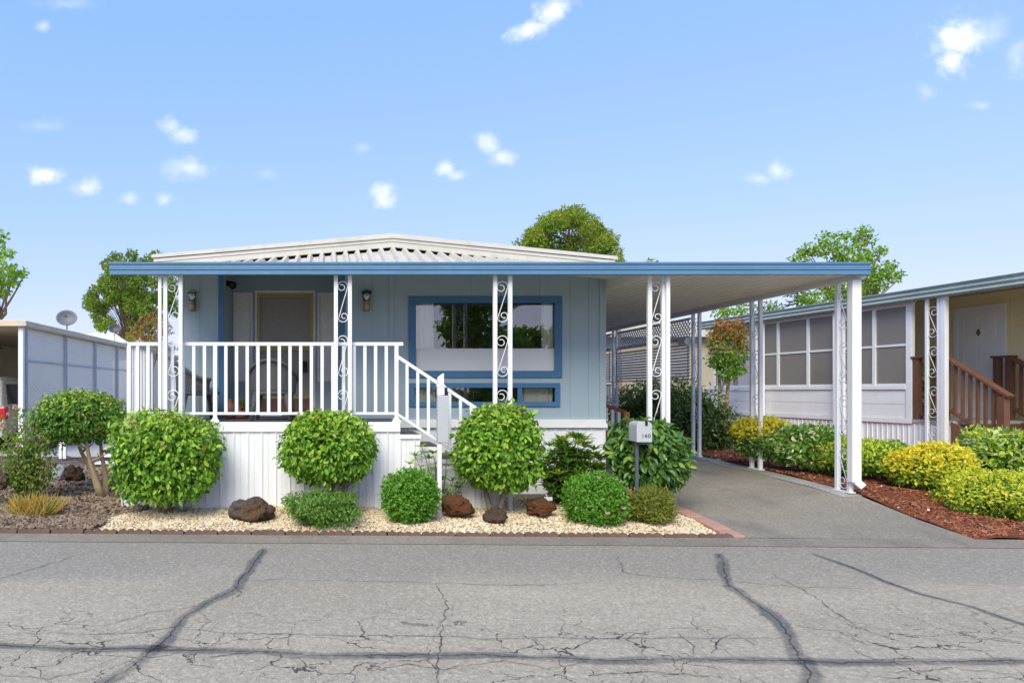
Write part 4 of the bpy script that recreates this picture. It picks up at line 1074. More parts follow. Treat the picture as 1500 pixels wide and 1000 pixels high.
downspout(PX(978, 9.24), 9.24, .08, az0-.002, .052, .05)
downspout(PX(1248, 9.3)+.01, 9.27, .36, PZU-.08, .125, .10, (.09, -.03))

# wall lamps, floodlight
def wall_lamp(px_, py_, label):
    Y = WY; x = PX(px_, Y); z = PZ(py_, Y); t = thing('wall_lamp', label, 'lamp', (x, Y, z), 0, 'brass porch lamps on the front wall')
    mb = MB(); mb.lathe([(.02,-.20),(.045,-.185),(.05,-.10),(.04,-.08),(.045,-.06),(.045,-.05)], (0,-.10,0), 14); mb.box(-.035,.035,-.055,-.001,-.17,-.04); mb.box(-.05,.05,-.018,-.0005,-.19,.0)
    mb.build('bracket', 'brass', t, local=True, bevel=.003)
    mb = MB(); mb.lathe([(.04,-.048),(.058,-.02),(.066,.04),(.068,.085)], (0,-.10,0), 14); mb.build('shade', 'jar', t, local=True, smooth=True)
    mb = MB(); mb.lathe([(.082,.087),(.085,.105),(.04,.125),(.01,.13)], (0,-.10,0), 14); mb.build('cap', 'black' if px_ > 400 else 'brass', t, local=True)
    mb = MB(); mb.lathe([(.015,-.047),(.02,.0),(.028,.03),(.012,.06)], (0,-.10,0), 10); mb.build('bulb', 'blind', t, local=True, smooth=True)
wall_lamp(283, 438, 'small brass jar lamp left of the recessed doorway')
wall_lamp(536.5, 438, 'small brass jar lamp between doorway and picture window')
fl = P(336, 416, WY+.3)
t = thing('floodlight', 'black floodlight aimed from the recess corner beside the front door', 'floodlight', fl)
mb = MB(); mb.box(rl-fl.x+.001, rl-fl.x+.03, -.04, .04, -.03, .05); mb.tube([(rl-fl.x+.02, 0, .01), (-.02, -.02, .015)], .014, 8); mb.build('bracket', 'black', t, local=True)
mb = MB(); mb.tube([(-.03,.03,.025),(0,.0,.01),(.05,-.05,-.02),(.075,-.075,-.035)], [.03,.045,.06,.065], 12); mb.build('lamp_head', 'black', t, local=True, smooth=True)

# ------------------------------------------------------------------ porch furniture
def make_chair(label):
    t = thing('wicker_chair', label, 'chair', (0,0,0), 0, 'grey wicker armchairs on the porch')
    # barrel back and arms in one woven band; faces +y
    mb = MB(); n = 28; W, D = .33, .31
    b0 = 0; rows = 7
    for i in range(n+1):
        a = lerp(R(-25), R(205), i/n); ca, sa = math.cos(a), math.sin(a)
        f = max(0, sa); top = .60 + .26*(f**1.3 if sa > 0 else 0); 
        if sa < 0: top = .60 - .03*abs(sa)
        for j in range(rows+1):
            s_ = j/rows; z = lerp(.40, top, s_); fl_ = 1 + .10*s_*s_
            mb.v.append((ca*W*fl_, -sa*D*fl_, z))
    for i in range(n):
        for j in range(rows):
            a = i*(rows+1)+j; mb.f.append((a, a+1, a+rows+2, a+rows+1)); mb.m.append(0)
    bk = mb.build('backrest', 'wicker', t, local=True, smooth=True)
    md = bk.modifiers.new('thick', 'SOLIDIFY'); md.thickness = .022
    mb = MB(); q = []
    for i in range(n+1):
        a = lerp(R(-25), R(205), i/n); ca, sa = math.cos(a), math.sin(a)
        top = .60 + .26*(max(0, sa)**1.3) if sa > 0 else .60-.03*abs(sa); q.append((ca*W*1.13, -sa*D*1.13, top))
    mb.tube(q, .026, 8); mb.build('arm_rail', 'wicker', t, local=True, smooth=True)
    mb = MB(); mb.lathe([(.30,.36),(.325,.38),(.33,.41),(.30,.43),(.05,.425)], (0,0,0), 24); mb.build('seat', 'wicker', t, local=True, smooth=True)
    mb = MB(); mb.lathe([(.27,.431),(.29,.445),(.285,.475),(.22,.49),(.05,.49)], (0,.02,0), 24); mb.build('cushion', 'grey_cloth', t, local=True, smooth=True)
    for sx, sy in ((-1,-1),(1,-1),(-1,1),(1,1)):
        mb = MB(); mb.tube([(sx*.22, sy*.20, .38), (sx*.25, sy*.23, .2), (sx*.275, sy*.25, 0)], [.045, .035, .027], 8); mb.build('leg', 'wicker', t, local=True, smooth=True)
    return t
ch = make_chair('grey wicker armchair with its back to the railing in front of the door')
ch.location = (PX(400, 9.95), 9.95, FL+.001); ch.rotation_euler = (0, 0, R(-4))
c2 = copy_tree(ch); c2['label'] = 'grey wicker armchair at the porch corner turned sideways toward the door'
c2.location = (PX(290, 10.1), 10.05, FL+.001); c2.rotation_euler = (0, 0, R(-72))
t = thing('flower_pot', 'brown round jug between the two wicker armchairs', 'pot', (PX(337, 10.35), 10.35, FL))
mb = MB(); mb.lathe([(.06,.0),(.10,.05),(.115,.13),(.09,.21),(.05,.25),(.045,.28),(.055,.30)], (0,0,0), 18); mb.build('body', 'brown', t, local=True, smooth=True)
mb = MB(); mb.tube([(.05,0,.28),(.11,0,.27),(.13,0,.21),(.11,0,.15)], .012, 7); mb.build('handle', 'brown', t, local=True, smooth=True)
bush('potted_flowers', 'low bowl of pink flowers by the front door', 'plant', (PX(353, 10.4), 10.4, FL), Vector((PX(353, 10.4), 10.4, FL+.2)), (.12, .12, .07), 160, .05, .5, ['shrub_low', 'magenta'], sel=sel_top(.1, .3), seed=61, stems=3, stem_r=.008)
pb = [o for o in COL.objects if o.name.startswith('potted_flowers')][0]
mb = MB(); mb.lathe([(.09,.001),(.12,.03),(.13,.12),(.12,.14)], (0,0,0), 16); mb.build('bowl', 'brown', pb, local=True, smooth=True)

# ------------------------------------------------------------------ utility post, mailbox
ub = P(643.5, 720, 8.95); ub.z = gz(ub.x, 8.95)
t = thing('utility_post', 'white utility post with meter box and black outlet in front of the stairs', 'utility post', ub)
z = lambda py: PZ(py, 8.95) - ub.z
mb = MB(); mb.box(-.028, .028, -.03, .03, -.05, z(648)); mb.build('post', 'white', t, local=True, bevel=.004)
mb = MB(); mb.box(-.03, .115, -.05, .05, z(648)+.001, z(579)); mb.build('cabinet', 'mail', t, local=True, bevel=.006)
mb = MB(); mb.box(-.028, .062, -.045, .045, z(578.5), z(567)); mb.box(-.036, .07, -.052, .052, z(567)+.001, z(563.5)); mb.build('meter_box', 'white', t, local=True, bevel=.005)
mb = MB(); mb.extrude([(-.024, z(563)), (.055, z(563)), (.055, z(546.5)), (.03, z(548)), (-.024, z(553))], lambda p, e: (p[0], -.04 if e == 0 else .04, p[1])); mb.build('hood', 'white', t, local=True, bevel=.004)
mb = MB(); mb.box(.064, .10, -.045, .02, z(578.4), z(567.2)); mb.box(.066, .098, -.05, -.046, z(577), z(568)); mb.build('outlet', 'black', t, local=True, bevel=.004)

mbx, mby = PX(932.5, 8.55), 8.55
t = thing('mailbox', 'pale grey mailbox numbered 160 on a dark post in front of the dark camellia', 'mailbox', (mbx, mby, gz(mbx, mby)), R(-7))
z = lambda py: PZ(py, 8.55) - gz(mbx, mby)
zb, zt_ = z(646), z(617); w = .088; rr0 = .055
prof = [(-w, zb), (w, zb), (w, zt_-rr0)] + [(w-rr0+rr0*math.cos(R(a)), zt_-rr0+rr0*math.sin(R(a))) for a in (22, 45, 67, 90)] + [(-w+rr0-rr0*math.sin(R(a)), zt_-rr0+rr0*math.cos(R(a))) for a in (0, 22, 45, 67)] + [(-w, zt_-rr0)]
ox = .085
mb = MB(); mb.extrude(prof, lambda p, e: (p[0]+ox-.03, (-.10 if e == 0 else .20), p[1])); mb.build('body', 'mail', t, local=True)
mb = MB(); mb.extrude([(p[0]*1.035, zb-.003+(p[1]-zb)*1.03) for p in prof], lambda p, e: (p[0]+ox-.03, (-.122 if e == 0 else -.101), p[1])); dr = mb.build('door', 'mail', t, local=True, bevel=.004)
mb = MB(); mb.box(ox-.03-.014+.02, ox-.03+.014+.02, -.14, -.1225, zt_-.042, zt_+.012); mb.build('latch', 'black', dr, local=True, bevel=.003)
o = text_mesh('number', '160', .068, .002, 'digit', dr, (ox-.03+.018, -.1245, zb+.075), spacing=1.1, local=True)
mb = MB(); mb.box(-.02, .02, -.02, .02, -.08, zb-.004); mb.build('post', 'post_grey', t, local=True, bevel=.004)
mb = MB(); mb.box(-w+ox, w+ox-.06, -.09, .18, zb-.03, zb-.004); mb.build('bracket', 'post_grey', t, local=True)

# ------------------------------------------------------------------ carport: screens, side stairs, shrubs
scr = thing('privacy_screen', 'white lattice above grey louvres hung along the far side of the carport', 'screen', (7.16, 13.3, 0))
def lattice(parent, y0, y1, z0, z1, x, pitch=.105, w=.026):
    mb = MB()
    def clip(c, sgn):
        # line z = z0 + sgn*(y-c); clip to rect
        pts = []
        for y in (y0, y1):
            zz = z0 + sgn*(y-c)
            if z0 <= zz <= z1: pts.append((y, zz))
        for zz in (z0, z1):
            y = c + (zz-z0)/sgn
            if y0 < y < y1: pts.append((y, zz))
        pts = sorted(set(pts)); return (pts[0], pts[-1]) if len(pts) >= 2 else None
    H = z1-z0; c = y0-H
    while c < y1+H:
        for sgn, xo in ((1, 0), (-1, .009)):
            s_ = clip(c, sgn)
            if s_: mb.bar((x+xo, *s_[0]), (x+xo, *s_[1]), .008, w, up=(1, 0, 0)) if False else mb.bar((x+xo, *s_[0]), (x+xo, *s_[1]), w, .008, up=(1, 0, 0))
        c += pitch
    mb.box(x-.012, x+.02, y0, y1, z0-.04, z0+.006); mb.box(x-.012, x+.02, y0, y1, z1-.006, z1+.04)
    mb.build('lattice', 'white', parent)
def louver(parent, y0, y1, z0, z1, x, mid=True):
    mb = MB(); zz = z0+.05
    while zz < z1-.03:
        mb.add([(x-.026, y0, zz-.026), (x-.026, y1, zz-.026), (x+.020, y1, zz+.024), (x+.020, y0, zz+.024)], [(0,3,2,1)]); zz += .062
    lo = mb.build('louver_panel', 'louver', parent)
    mb = MB(); mb.box(x-.035, x+.03, y0-.0, y1, z0-.03, z0); mb.box(x-.035, x+.03, y0, y1, z1, z1+.02)
    for q in ([y0, y1-.03] + ([(y0+y1)/2] if mid else [])): mb.box(x-.036, x-.0285, q, q+.03, z0+.001, z1-.001)
    mb.build('louver_frame', 'grey_screen_post', lo)
for y0, y1 in ((13.45, 16.8), (17.2, 19.6)):
    lattice(scr, y0, y1, 2.66, 3.0, 7.14); louver(scr, y0, y1, 1.84, 2.60, 7.14)
mb = MB(); y = 17.25
while y < 19.5: mb.box(7.13, 7.15, y, y+.045, 1.33, 1.72); y += .12
mb.box(7.12, 7.16, 17.2, 19.6, 1.28, 1.33); mb.box(7.12, 7.16, 17.2, 19.6, 1.72, 1.76); mb.build('picket_panel', 'white', scr)
mb = MB(); mb.tube([(7.08, 13.42, 2.57), (7.08, 13.7, 2.57)], .06, 14); mb.tube([(7.08, 13.40, 2.57), (7.08, 13.43, 2.57)], .075, 14)
tag(mb.build('awning_roller', 'white', loc=(7.08, 13.5, 2.57), smooth=False), 'short white roller tube at the front end of the lattice screen', 'roller')
st = thing('side_steps', 'red brown wooden side steps with orange newel under the carport', 'stairs', (4.5, 13.0, .2))
mb = MB()
for i in range(5):
    zz = 1.05-.17*i; x0 = XR+.05+.25*i; mb.box(x0, x0+.27, 12.9, 13.9, zz-.05, zz)
mb.build('treads', 'redwood', st)
mb = MB(); mb.bar((XR+.05, 12.88, 1.62), (5.62, 12.88, 1.19), .06, .07); mb.bar((XR+.05, 12.88, 1.02), (5.62, 12.88, .62), .05, .2); mb.build('handrail', 'redwood', st, bevel=.005)
mb = MB(); xx = XR+.15
while xx < 5.5:
    zz = lerp(1.6, 1.2, (xx-XR)/1.26); mb.box(xx, xx+.055, 12.86, 12.90, zz-.52, zz-.03); xx += .12
mb.build('balusters', 'louver', st)
mb = MB(); mb.box(5.57, 5.68, 12.83, 12.94, .15, 1.2); mb.build('newel', 'orangewood', st, bevel=.008)
for i, (x0, x1, y0, y1, Y) in enumerate(((885, 960, 556, 690, 17.4), (930, 1003, 552, 690, 16.0), (985, 1042, 560, 690, 15.0))):
    lab = ['dark shrub filling the gap behind the carport steps', 'dark shrub below the louvres behind the double scroll post', 'dark fine leaved shrub with white specks beside the thin tree'][i]
    c = P((x0+x1)/2, (y0+y1)/2, Y); c.x = max(c.x, 7.9); c.z -= .1
    bush('dark_shrub', lab, 'shrub', (c.x, Y, gz(c.x, Y)), c, (.78, 1.1, (y1-y0)/2*Y/1000), 6500, .10, .42, ['darkshrub', 'pale_leaf'], lump=.12, seed=70+i, big=False, sel=sel_rand(.0 if i < 2 else .03), flat=-.95, group='dark shrubs beyond the carport')

# ------------------------------------------------------------------ right bed shrubs
def rb(name, label, x0, x1, y0, y1, Y, mats, nl, L, ratio, seed, sel, **k):
    k.setdefault('lump', .08); k.setdefault('flat', -.88)
    return pbush(name, label, 'shrub', x0, x1, y0, y1, Y, (x0+x1)/2, nl, L, ratio, mats, seed=seed, sel=sel, big=k.pop('big', False), **k)
GS = 'golden shrubs in the red mulch'
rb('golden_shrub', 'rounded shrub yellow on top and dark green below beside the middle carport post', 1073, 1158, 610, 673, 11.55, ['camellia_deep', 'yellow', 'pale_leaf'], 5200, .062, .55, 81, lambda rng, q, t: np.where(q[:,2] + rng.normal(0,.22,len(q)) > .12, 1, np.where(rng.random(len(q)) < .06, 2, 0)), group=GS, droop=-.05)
rb('variegated_shrub', 'cream flecked green shrub between the two front carport posts', 1125, 1232, 622, 686, 11.0, ['midgreen', 'pale_leaf'], 4600, .078, .5, 82, sel_rand(.24), lump=.14, freq=5, droop=.0, group='cream flecked shrubs')
rb('lime_shrub', 'low spreading lime green shrub behind the thick white downspout', 1193, 1318, 641, 698, 10.5, ['midgreen', 'yellowgreen'], 6000, .05, .5, 83, sel_top(-.05, .35), lump=.12, freq=5, droop=-.2, group=GS)
rb('green_shrub', 'small plain green shrub between lime and golden shrubs', 1280, 1338, 646, 697, 10.35, ['midgreen', 'boxwood'], 2600, .05, .5, 84, sel_rand(.4), lump=.1, droop=-.1)
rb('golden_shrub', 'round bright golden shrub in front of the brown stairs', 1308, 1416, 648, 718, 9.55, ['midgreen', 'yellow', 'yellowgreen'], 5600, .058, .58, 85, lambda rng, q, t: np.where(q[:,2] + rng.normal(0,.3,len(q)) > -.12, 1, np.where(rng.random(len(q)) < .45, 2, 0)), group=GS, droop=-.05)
rb('variegated_shrub', 'large pale green flecked shrub at the foot of the brown stairs', 1405, 1560, 628, 712, 9.75, ['midgreen', 'yellowgreen', 'pale_leaf'], 6000, .075, .5, 86, lambda rng, q, t: rng.choice([0, 1, 2], len(q), p=[.35, .40, .25]), lump=.12, freq=5, droop=.0, group='cream flecked shrubs')
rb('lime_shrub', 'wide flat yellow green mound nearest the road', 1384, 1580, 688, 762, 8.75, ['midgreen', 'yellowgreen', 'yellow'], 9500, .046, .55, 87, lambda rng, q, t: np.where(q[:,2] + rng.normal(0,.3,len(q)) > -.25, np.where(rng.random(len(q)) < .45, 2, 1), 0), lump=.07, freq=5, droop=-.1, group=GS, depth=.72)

# ------------------------------------------------------------------ trees
def tree(name, label, base, clumps, per, L, ratio, mats, seed, sel=None, bark='bark', trunk_r=.14, fork=.45, forks=None, group=None, big=False, cat='tree', rough=1.0, shell=.6, limb=True):
    rng = np.random.default_rng(seed); base = Vector(base); root = thing(name, label, cat, base, 0, group)
    pos, out, q_ = [], [], []
    for c, r in clumps:
        rr3 = (r, r, r*.8) if isinstance(r, (int, float)) else r
        vol = (rr3[0]*rr3[1]*rr3[2])**(2/3); n = max(12, int(per*vol))
        p, o_, t_ = blob(rng, n, rr3, 2.0, .22*rough, shell, -1.2, 4.0)
        pos.append(p + np.array(Vector(c)-base)); out.append(o_); q_.append(p/np.array(rr3))
    pos, out, q_ = np.concatenate(pos), np.concatenate(out), np.concatenate(q_)
    d, nn, LL = crown_leaves(rng, pos, out, L, .15, 1.1, .4)
    link('crown', leaves_mesh('crown', pos, d, nn, LL, ratio, mats, None if sel is None else sel(rng, q_, out[:,0]*0+1), big), root, local=True)
    cs = [Vector(c)-base for c, r in clumps]; top = max(c.z for c in cs); ctr = sum(cs, Vector())/len(cs)
    mb = MB(); fk = forks or [Vector((ctr.x*.5, ctr.y*.5, top*fork))]
    for f in fk: mb.tube(wander((0,0,-.1), f, 7, trunk_r*.8, seed+f.x), [lerp(trunk_r, trunk_r*.6, j/7) for j in range(8)], 9)
    if limb:
        for i, c in enumerate(cs):
            f = min(fk, key=lambda g: (g-c).length)
            a = f*.96 if c.z > f.z else f*max(.3, min(.95, c.z/f.z*.7))
            mb.tube(wander(a, c, 6, .25*trunk_r*4*rough, seed+i), [lerp(trunk_r*.42, .012, j/6) for j in range(7)], 6)
    mb.build('trunk', bark, root, smooth=True, local=True)
    return root
def cl(lst, Y, seed, dy=1.2):
    r_ = random.Random(seed); out = []
    for px_, py_, rp in lst:
        YY = Y + r_.uniform(-dy, dy); out.append((P(px_, py_, YY), rp*YY/1000))
    return out
# dome tree behind the roof
Yt = 30; r_ = random.Random(2); c_ = []
for i in range(42):
    a = r_.uniform(0, math.pi); b = r_.uniform(-1, 1); rad = r_.uniform(.78, .9)
    c_.append((P(832+math.cos(a)*60*rad*math.sqrt(1-.35*b*b), 362-math.sin(a)*54*rad*math.sqrt(1-.4*b*b), Yt+b*2.0), r_.uniform(.36, .52)))
for x_, y_ in ((765,362),(770,378),(897,372),(890,355),(903,388),(780,395),(820,345),(850,350),(800,360),(870,365),(812,378),(828,372),(845,374),(860,380),(835,355),(818,362),(850,366),(880,378),(795,376),(838,385),(822,390)): c_.append((P(x_, y_, Yt+r_.uniform(-1,1)), .42))
bt = P(832, 560, Yt); bt.z = .2
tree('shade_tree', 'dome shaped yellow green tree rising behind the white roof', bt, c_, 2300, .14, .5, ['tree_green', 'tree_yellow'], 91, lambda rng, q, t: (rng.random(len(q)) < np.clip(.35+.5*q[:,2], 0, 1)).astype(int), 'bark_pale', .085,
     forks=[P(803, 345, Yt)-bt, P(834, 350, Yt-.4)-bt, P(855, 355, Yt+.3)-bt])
Yt = 27
bt = P(1250, 560, Yt); bt.z = .3
tree('maple_tree', 'bright green open crowned tree above the far end of the blue fascia', bt, cl([(1185,368,12),(1170,382,11),(1176,366,6),(1215,352,14),(1205,366,12),(1232,366,13),(1264,350,15),(1262,338,8),(1240,345,8),(1250,375,18),(1228,388,16),(1278,374,13),(1291,366,6),(1296,398,13),(1285,412,18),(1302,388,8),(1318,402,6),(1310,408,7),(1268,425,20),(1240,430,20),(1200,440,18),(1215,415,15),(1180,440,12),(1265,395,16)], Yt, 4, 1.0), 1700, .145, .62, ['tree_bright', 'tree_green'], 92, sel_rand(.3), 'bark', .16, fork=.5, rough=1.4)
Yt = 29
bt = P(190, 560, Yt); bt.z = .2
r_ = random.Random(9); c_ = []
for i in range(85):
    a = r_.uniform(0, 6.283); q = math.sqrt(r_.random()); c_.append((188+math.cos(a)*q*56, 440+math.sin(a)*q*56, r_.uniform(7, 13)))
c_ += [(168,377,9),(193,374,9),(157,388,9),(230,375,9),(220,380,9),(240,400,14),(145,452,8),(150,422,8),(140,465,6),(160,472,8),(250,420,16),(255,450,16)]
tree('olive_tree', 'loose olive green tree behind the left end of the porch awning', bt, cl(c_, Yt, 5, 1.6), 3400, .14, .55, ['tree_dull', 'tree_green'], 93, sel_rand(.35), 'bark', .05, fork=.5, rough=1.3)
Yt = 17
bt = Vector((-10.4, Yt, .15)); bt = Vector((PX(-70, Yt), Yt+1, .15))
tree('street_tree', 'bright green tree cut off by the left frame edge above the neighbouring roof', bt, cl([(-5,345,14),(-18,360,20),(0,370,12),(10,372,9),(-10,390,20),(12,400,14),(28,398,10),(36,402,7),(6,415,14),(20,412,10),(-10,425,16),(5,428,8),(-35,380,26),(-60,400,34),(-70,360,34),(-45,420,24),(-90,390,30),(-60,330,24)], Yt, 6, .7), 2200, .12, .6, ['tree_bright'], 94, None, 'bark', .16, fork=.45)
tree('crape_myrtle', 'thin forked young tree with bronze tips in the red mulch', (PX(1060, 16.4), 16.4, gz(9.5, 16.4)), cl([(1063,492,17),(1050,490,13),(1080,490,13),(1058,520,18),(1076,520,18),(1050,530,12),(1066,545,16),(1080,540,12),(1046,505,10),(1088,505,10),(1066,475,9),(1052,473,6),(1082,474,7)], 16.4, 7, .25), 7500, .085, .5, ['midgreen', 'myrtle_red', 'tree_dull'], 95,
     None, 'bark_pale', .055, forks=[Vector((-.12, 0, 1.72)), Vector((.16, .05, 1.75))], rough=.8)
ct = [o for o in COL.objects if o.name.startswith('crape_myrtle')][0]
me = [c for c in ct.children if c.name.startswith('crown')][0].data
zs = np.array([p.center[2] for p in me.polygons]); rng = np.random.default_rng(3); hs = (zs-zs.min())/(zs.max()-zs.min())
zr2 = np.repeat(rng.normal(0, .19, (len(zs)+1)//2), 2)[:len(zs)]; r1 = np.repeat(rng.random((len(zs)+1)//2), 2)[:len(zs)]
me.polygons.foreach_set('material_index', np.where(hs+zr2 > .66, 1, np.where(hs+zr2 > .5, np.where(r1 < .5, 2, 0), 0)).astype(np.int32))
Yt = 25.5
tree('crape_myrtle', 'bronze tipped shrub tree with magenta blossoms behind the porch corner post', (PX(225, Yt), Yt, .2), cl([(215,470,13),(228,468,13),(205,485,13),(225,490,16),(195,490,10),(240,480,16),(212,500,14),(232,505,16)], Yt, 8, .5), 1300, .12, .5, ['tree_dull', 'myrtle_red', 'magenta'], 96, lambda rng, q, t: rng.choice([0, 1, 2], len(q), p=[.45, .47, .08]), 'bark', .07, fork=.5)
Yt = 34
tree('distant_tree', 'small green treetop just showing over the carport fascia', (PX(952, Yt), Yt, .3), cl([(952,388,9),(945,395,12),(962,395,12),(955,410,18),(935,405,12),(975,412,14)], Yt, 9, .5), 700, .2, .5, ['tree_bright'], 97, None, 'bark', .15, fork=.6, group='distant treetops')
tree('distant_tree', 'small golden green bush tip at the right end of the white roof', (PX(908, 26), 26, .3), cl([(905,378,8),(908,384,8),(900,392,12),(912,398,10)], 26, 10, .3), 900, .15, .5, ['tree_yellow'], 98, None, 'bark', .1, fork=.6, group='distant treetops')
tree('distant_tree', 'rounded light green tree between the carport and the green roofed home', (PX(1075, 36), 36, .3), cl([(1058,458,12),(1075,452,14),(1092,455,12),(1065,475,16),(1090,475,16),(1110,466,12)], 36, 11, .8), 700, .22, .5, ['tree_bright', 'tree_green'], 99, sel_rand(.4), 'bark', .15, fork=.6, group='distant treetops')
tree('distant_tree', 'greyish far tree left of the dark conifer', (PX(1128, 44), 44, .3), cl([(1126,452,12),(1136,458,12),(1118,462,10)], 44, 12, .8), 600, .25, .5, ['tree_dull'], 100, None, 'bark', .15, fork=.6, group='distant treetops')
# dark conifer
Yt = 40; root = thing('conifer', 'dark flat branched conifer under the bright green tree', 'tree', (PX(1168, Yt), Yt, .3))
mb = MB(); topz = PZ(415, Yt)-.3; mb.tube([(0,0,-.1),(.05,0,topz*.5),(0,0,topz)], [.22,.15,.03], 8); pos, dd = [], []
for i in range(26):
    zz = topz*(.55+.45*i/26); a = i*2.4; ln = 1.5*(1-i/30)
    tip = Vector((math.cos(a)*ln, math.sin(a)*ln, zz-.15)); mb.tube([(0,0,zz), tip], [.04,.01], 5)
    for k in range(46): s_ = rr.random(); p = Vector((0,0,zz)).lerp(tip, .2+.8*s_); pos.append((p.x+rr.gauss(0,.12), p.y+rr.gauss(0,.12), p.z+rr.gauss(0,.05))); dd.append((math.cos(a)+rr.gauss(0,.7), math.sin(a)+rr.gauss(0,.7), rr.gauss(0,.3)))
pos = np.array(pos); rng = np.random.default_rng(4)
link('crown', leaves_mesh('crown', pos, np.array(dd), rng.normal(size=(len(pos),3))*.4+np.array([0,0,1]), rng.uniform(.15,.32,len(pos)), .3, ['conifer'], None, False), root, local=True); mb.build('trunk', 'bark_dark', root, local=True)
# trees across the street (seen reflected in the picture window)
r_ = random.Random(14)
for i, (tx, ty, h, w, lab) in enumerate(((7.2, -10.5, 6.6, 1.5, 'broad tree across the street reflected in the picture window'), (10.2, -12, 4.6, 1.4, 'smaller tree across the street beside the broad one'), (3.4, -12, 3.4, 1.8, 'low tree across the street facing the mobile home'))):
    c_ = [((tx+r_.uniform(-w, w), ty+r_.uniform(-w, w)*.5, h*.52+r_.uniform(-1, 1)*h*.42), r_.uniform(.55, .8)) for k in range(30)]
    tree('street_tree', lab, (tx, ty, -.2), c_, 700, .28, .6, ['tree_green', 'tree_dull'], 110+i, sel_rand(.4), 'bark', .15, group='trees across the street')

# ------------------------------------------------------------------ left neighbour: carport roof, perforated screen, wall, car, dishes
nx = -7.0
nb = thing('neighbour_house', 'cream sided house with long flat carport roof beyond the bark bed', 'house', (-9, 16, .13))
mb = MB(); z0, z1 = 3.06, 3.20
pr = [(nx+.16, z0), (nx+.19, z0+.04), (nx+.16, z0+.08), (nx+.19, z0+.11), (nx+.15, z1), (-15, z1+.05), (-15, z0)]
mb.extrude(pr, lambda p, e: (p[0], 15.45 if e == 0 else 33, p[1])); mb.build('carport_roof', 'cream', nb, bevel=.01)
mb = MB(); wxn = -10.4; zz = .1
while zz < 3.04:
    zt2 = min(zz+.22, 3.05); mb.add([(wxn+.02, 15.9, zz), (wxn+.02, 33, zz), (wxn, 33, zt2), (wxn, 15.9, zt2)], [(0,1,2,3)]); mb.add([(wxn+.02,15.9,zz),(wxn+.02,33,zz),(wxn,33,zz),(wxn,15.9,zz)], [(0,3,2,1)]); zz += .22
mb.box(-15, wxn-.001, 15.9, 33, .1, 3.05); mb.build('siding', 'tan', nb)
ps = thing('privacy_screen', 'white perforated panel screen along the left neighbour carport', 'screen', (nx, 15.7, .13))
ys = [15.75, 18.15, 20.45, 22.6, 24.9, 27.2]
mb = MB()
for i, y in enumerate(ys):
    m_ = MB(); m_.box(nx-.045, nx+.045, y-.06, y+.06, .15, 3.05); 
    for s_ in (-1, 1): m_.box(nx+.046, nx+.06, y+s_*.045-.012, y+s_*.045+.012, .2, 3.0)
    m_.build('post', 'grey_screen_post', ps)
m_ = MB(); m_.box(nx-.05, nx+.06, 15.55, 15.64, .13, 3.05); m_.build('post', 'white_metal', ps)
for a, b in zip(ys[:-1], ys[1:]):
    m_ = MB(); m_.add([(nx, a+.06, .42), (nx, b-.06, .42), (nx, b-.06, 3.04), (nx, a+.06, 3.04)], [(0,1,2,3)]); m_.build('panel', 'perf', ps)
    m_ = MB()
    for zz in (1.15, 2.30): m_.box(nx+.004, nx+.03, a+.061, b-.061, zz-.02, zz+.02)
    m_.build('rail', 'grey_screen_post', ps)
m_ = MB(); m_.box(nx-.04, nx+.02, 15.8, 27, .10, .40); m_.build('base_board', 'dark', ps)
mb = MB(); b = P(92, 668, 14.6)
for s_ in (-.045, .045): mb.box(b.x+s_-.03, b.x+s_+.03, b.y-.03, b.y+.03, b.z-.05, b.z+.35)
mb.box(b.x-.08, b.x+.08, b.y-.031, b.y+.031, b.z+.351, b.z+.40)
tag(mb.build('marker_post', 'white', loc=b, bevel=.004), 'short white double post in the bark in front of the screen', 'post')
t = thing('garden_steps', 'grey plank garden steps behind the leaning trunks', 'stairs', P(143, 690, 13.3))
for i in range(4):
    m_ = MB(); m_.box(-.16, .3, .3*i, .3*i+.32, -.02+.12*i, .02+.12*i); m_.build('step', 'louver', t, local=True)
    m_ = MB(); m_.box(-.16, .3, .3*i+.02, .3*i+.04, -.2+.12*i, -.021+.12*i); m_.build('riser', 'dark', t, local=True)
mb = MB(); b = P(9, 507, 21.3)
mb.box(-.0, .16, -.16, .16, -.07, .07); mb.box(.02, .2, -.12, .12, -.1, -.071)
o = mb.build('porch_lamp', 'brass', bevel=.01); o.location = (wxn+.01, b.y, b.z); tag(o, 'small brown box lamp on the cream siding under the carport roof', 'lamp')
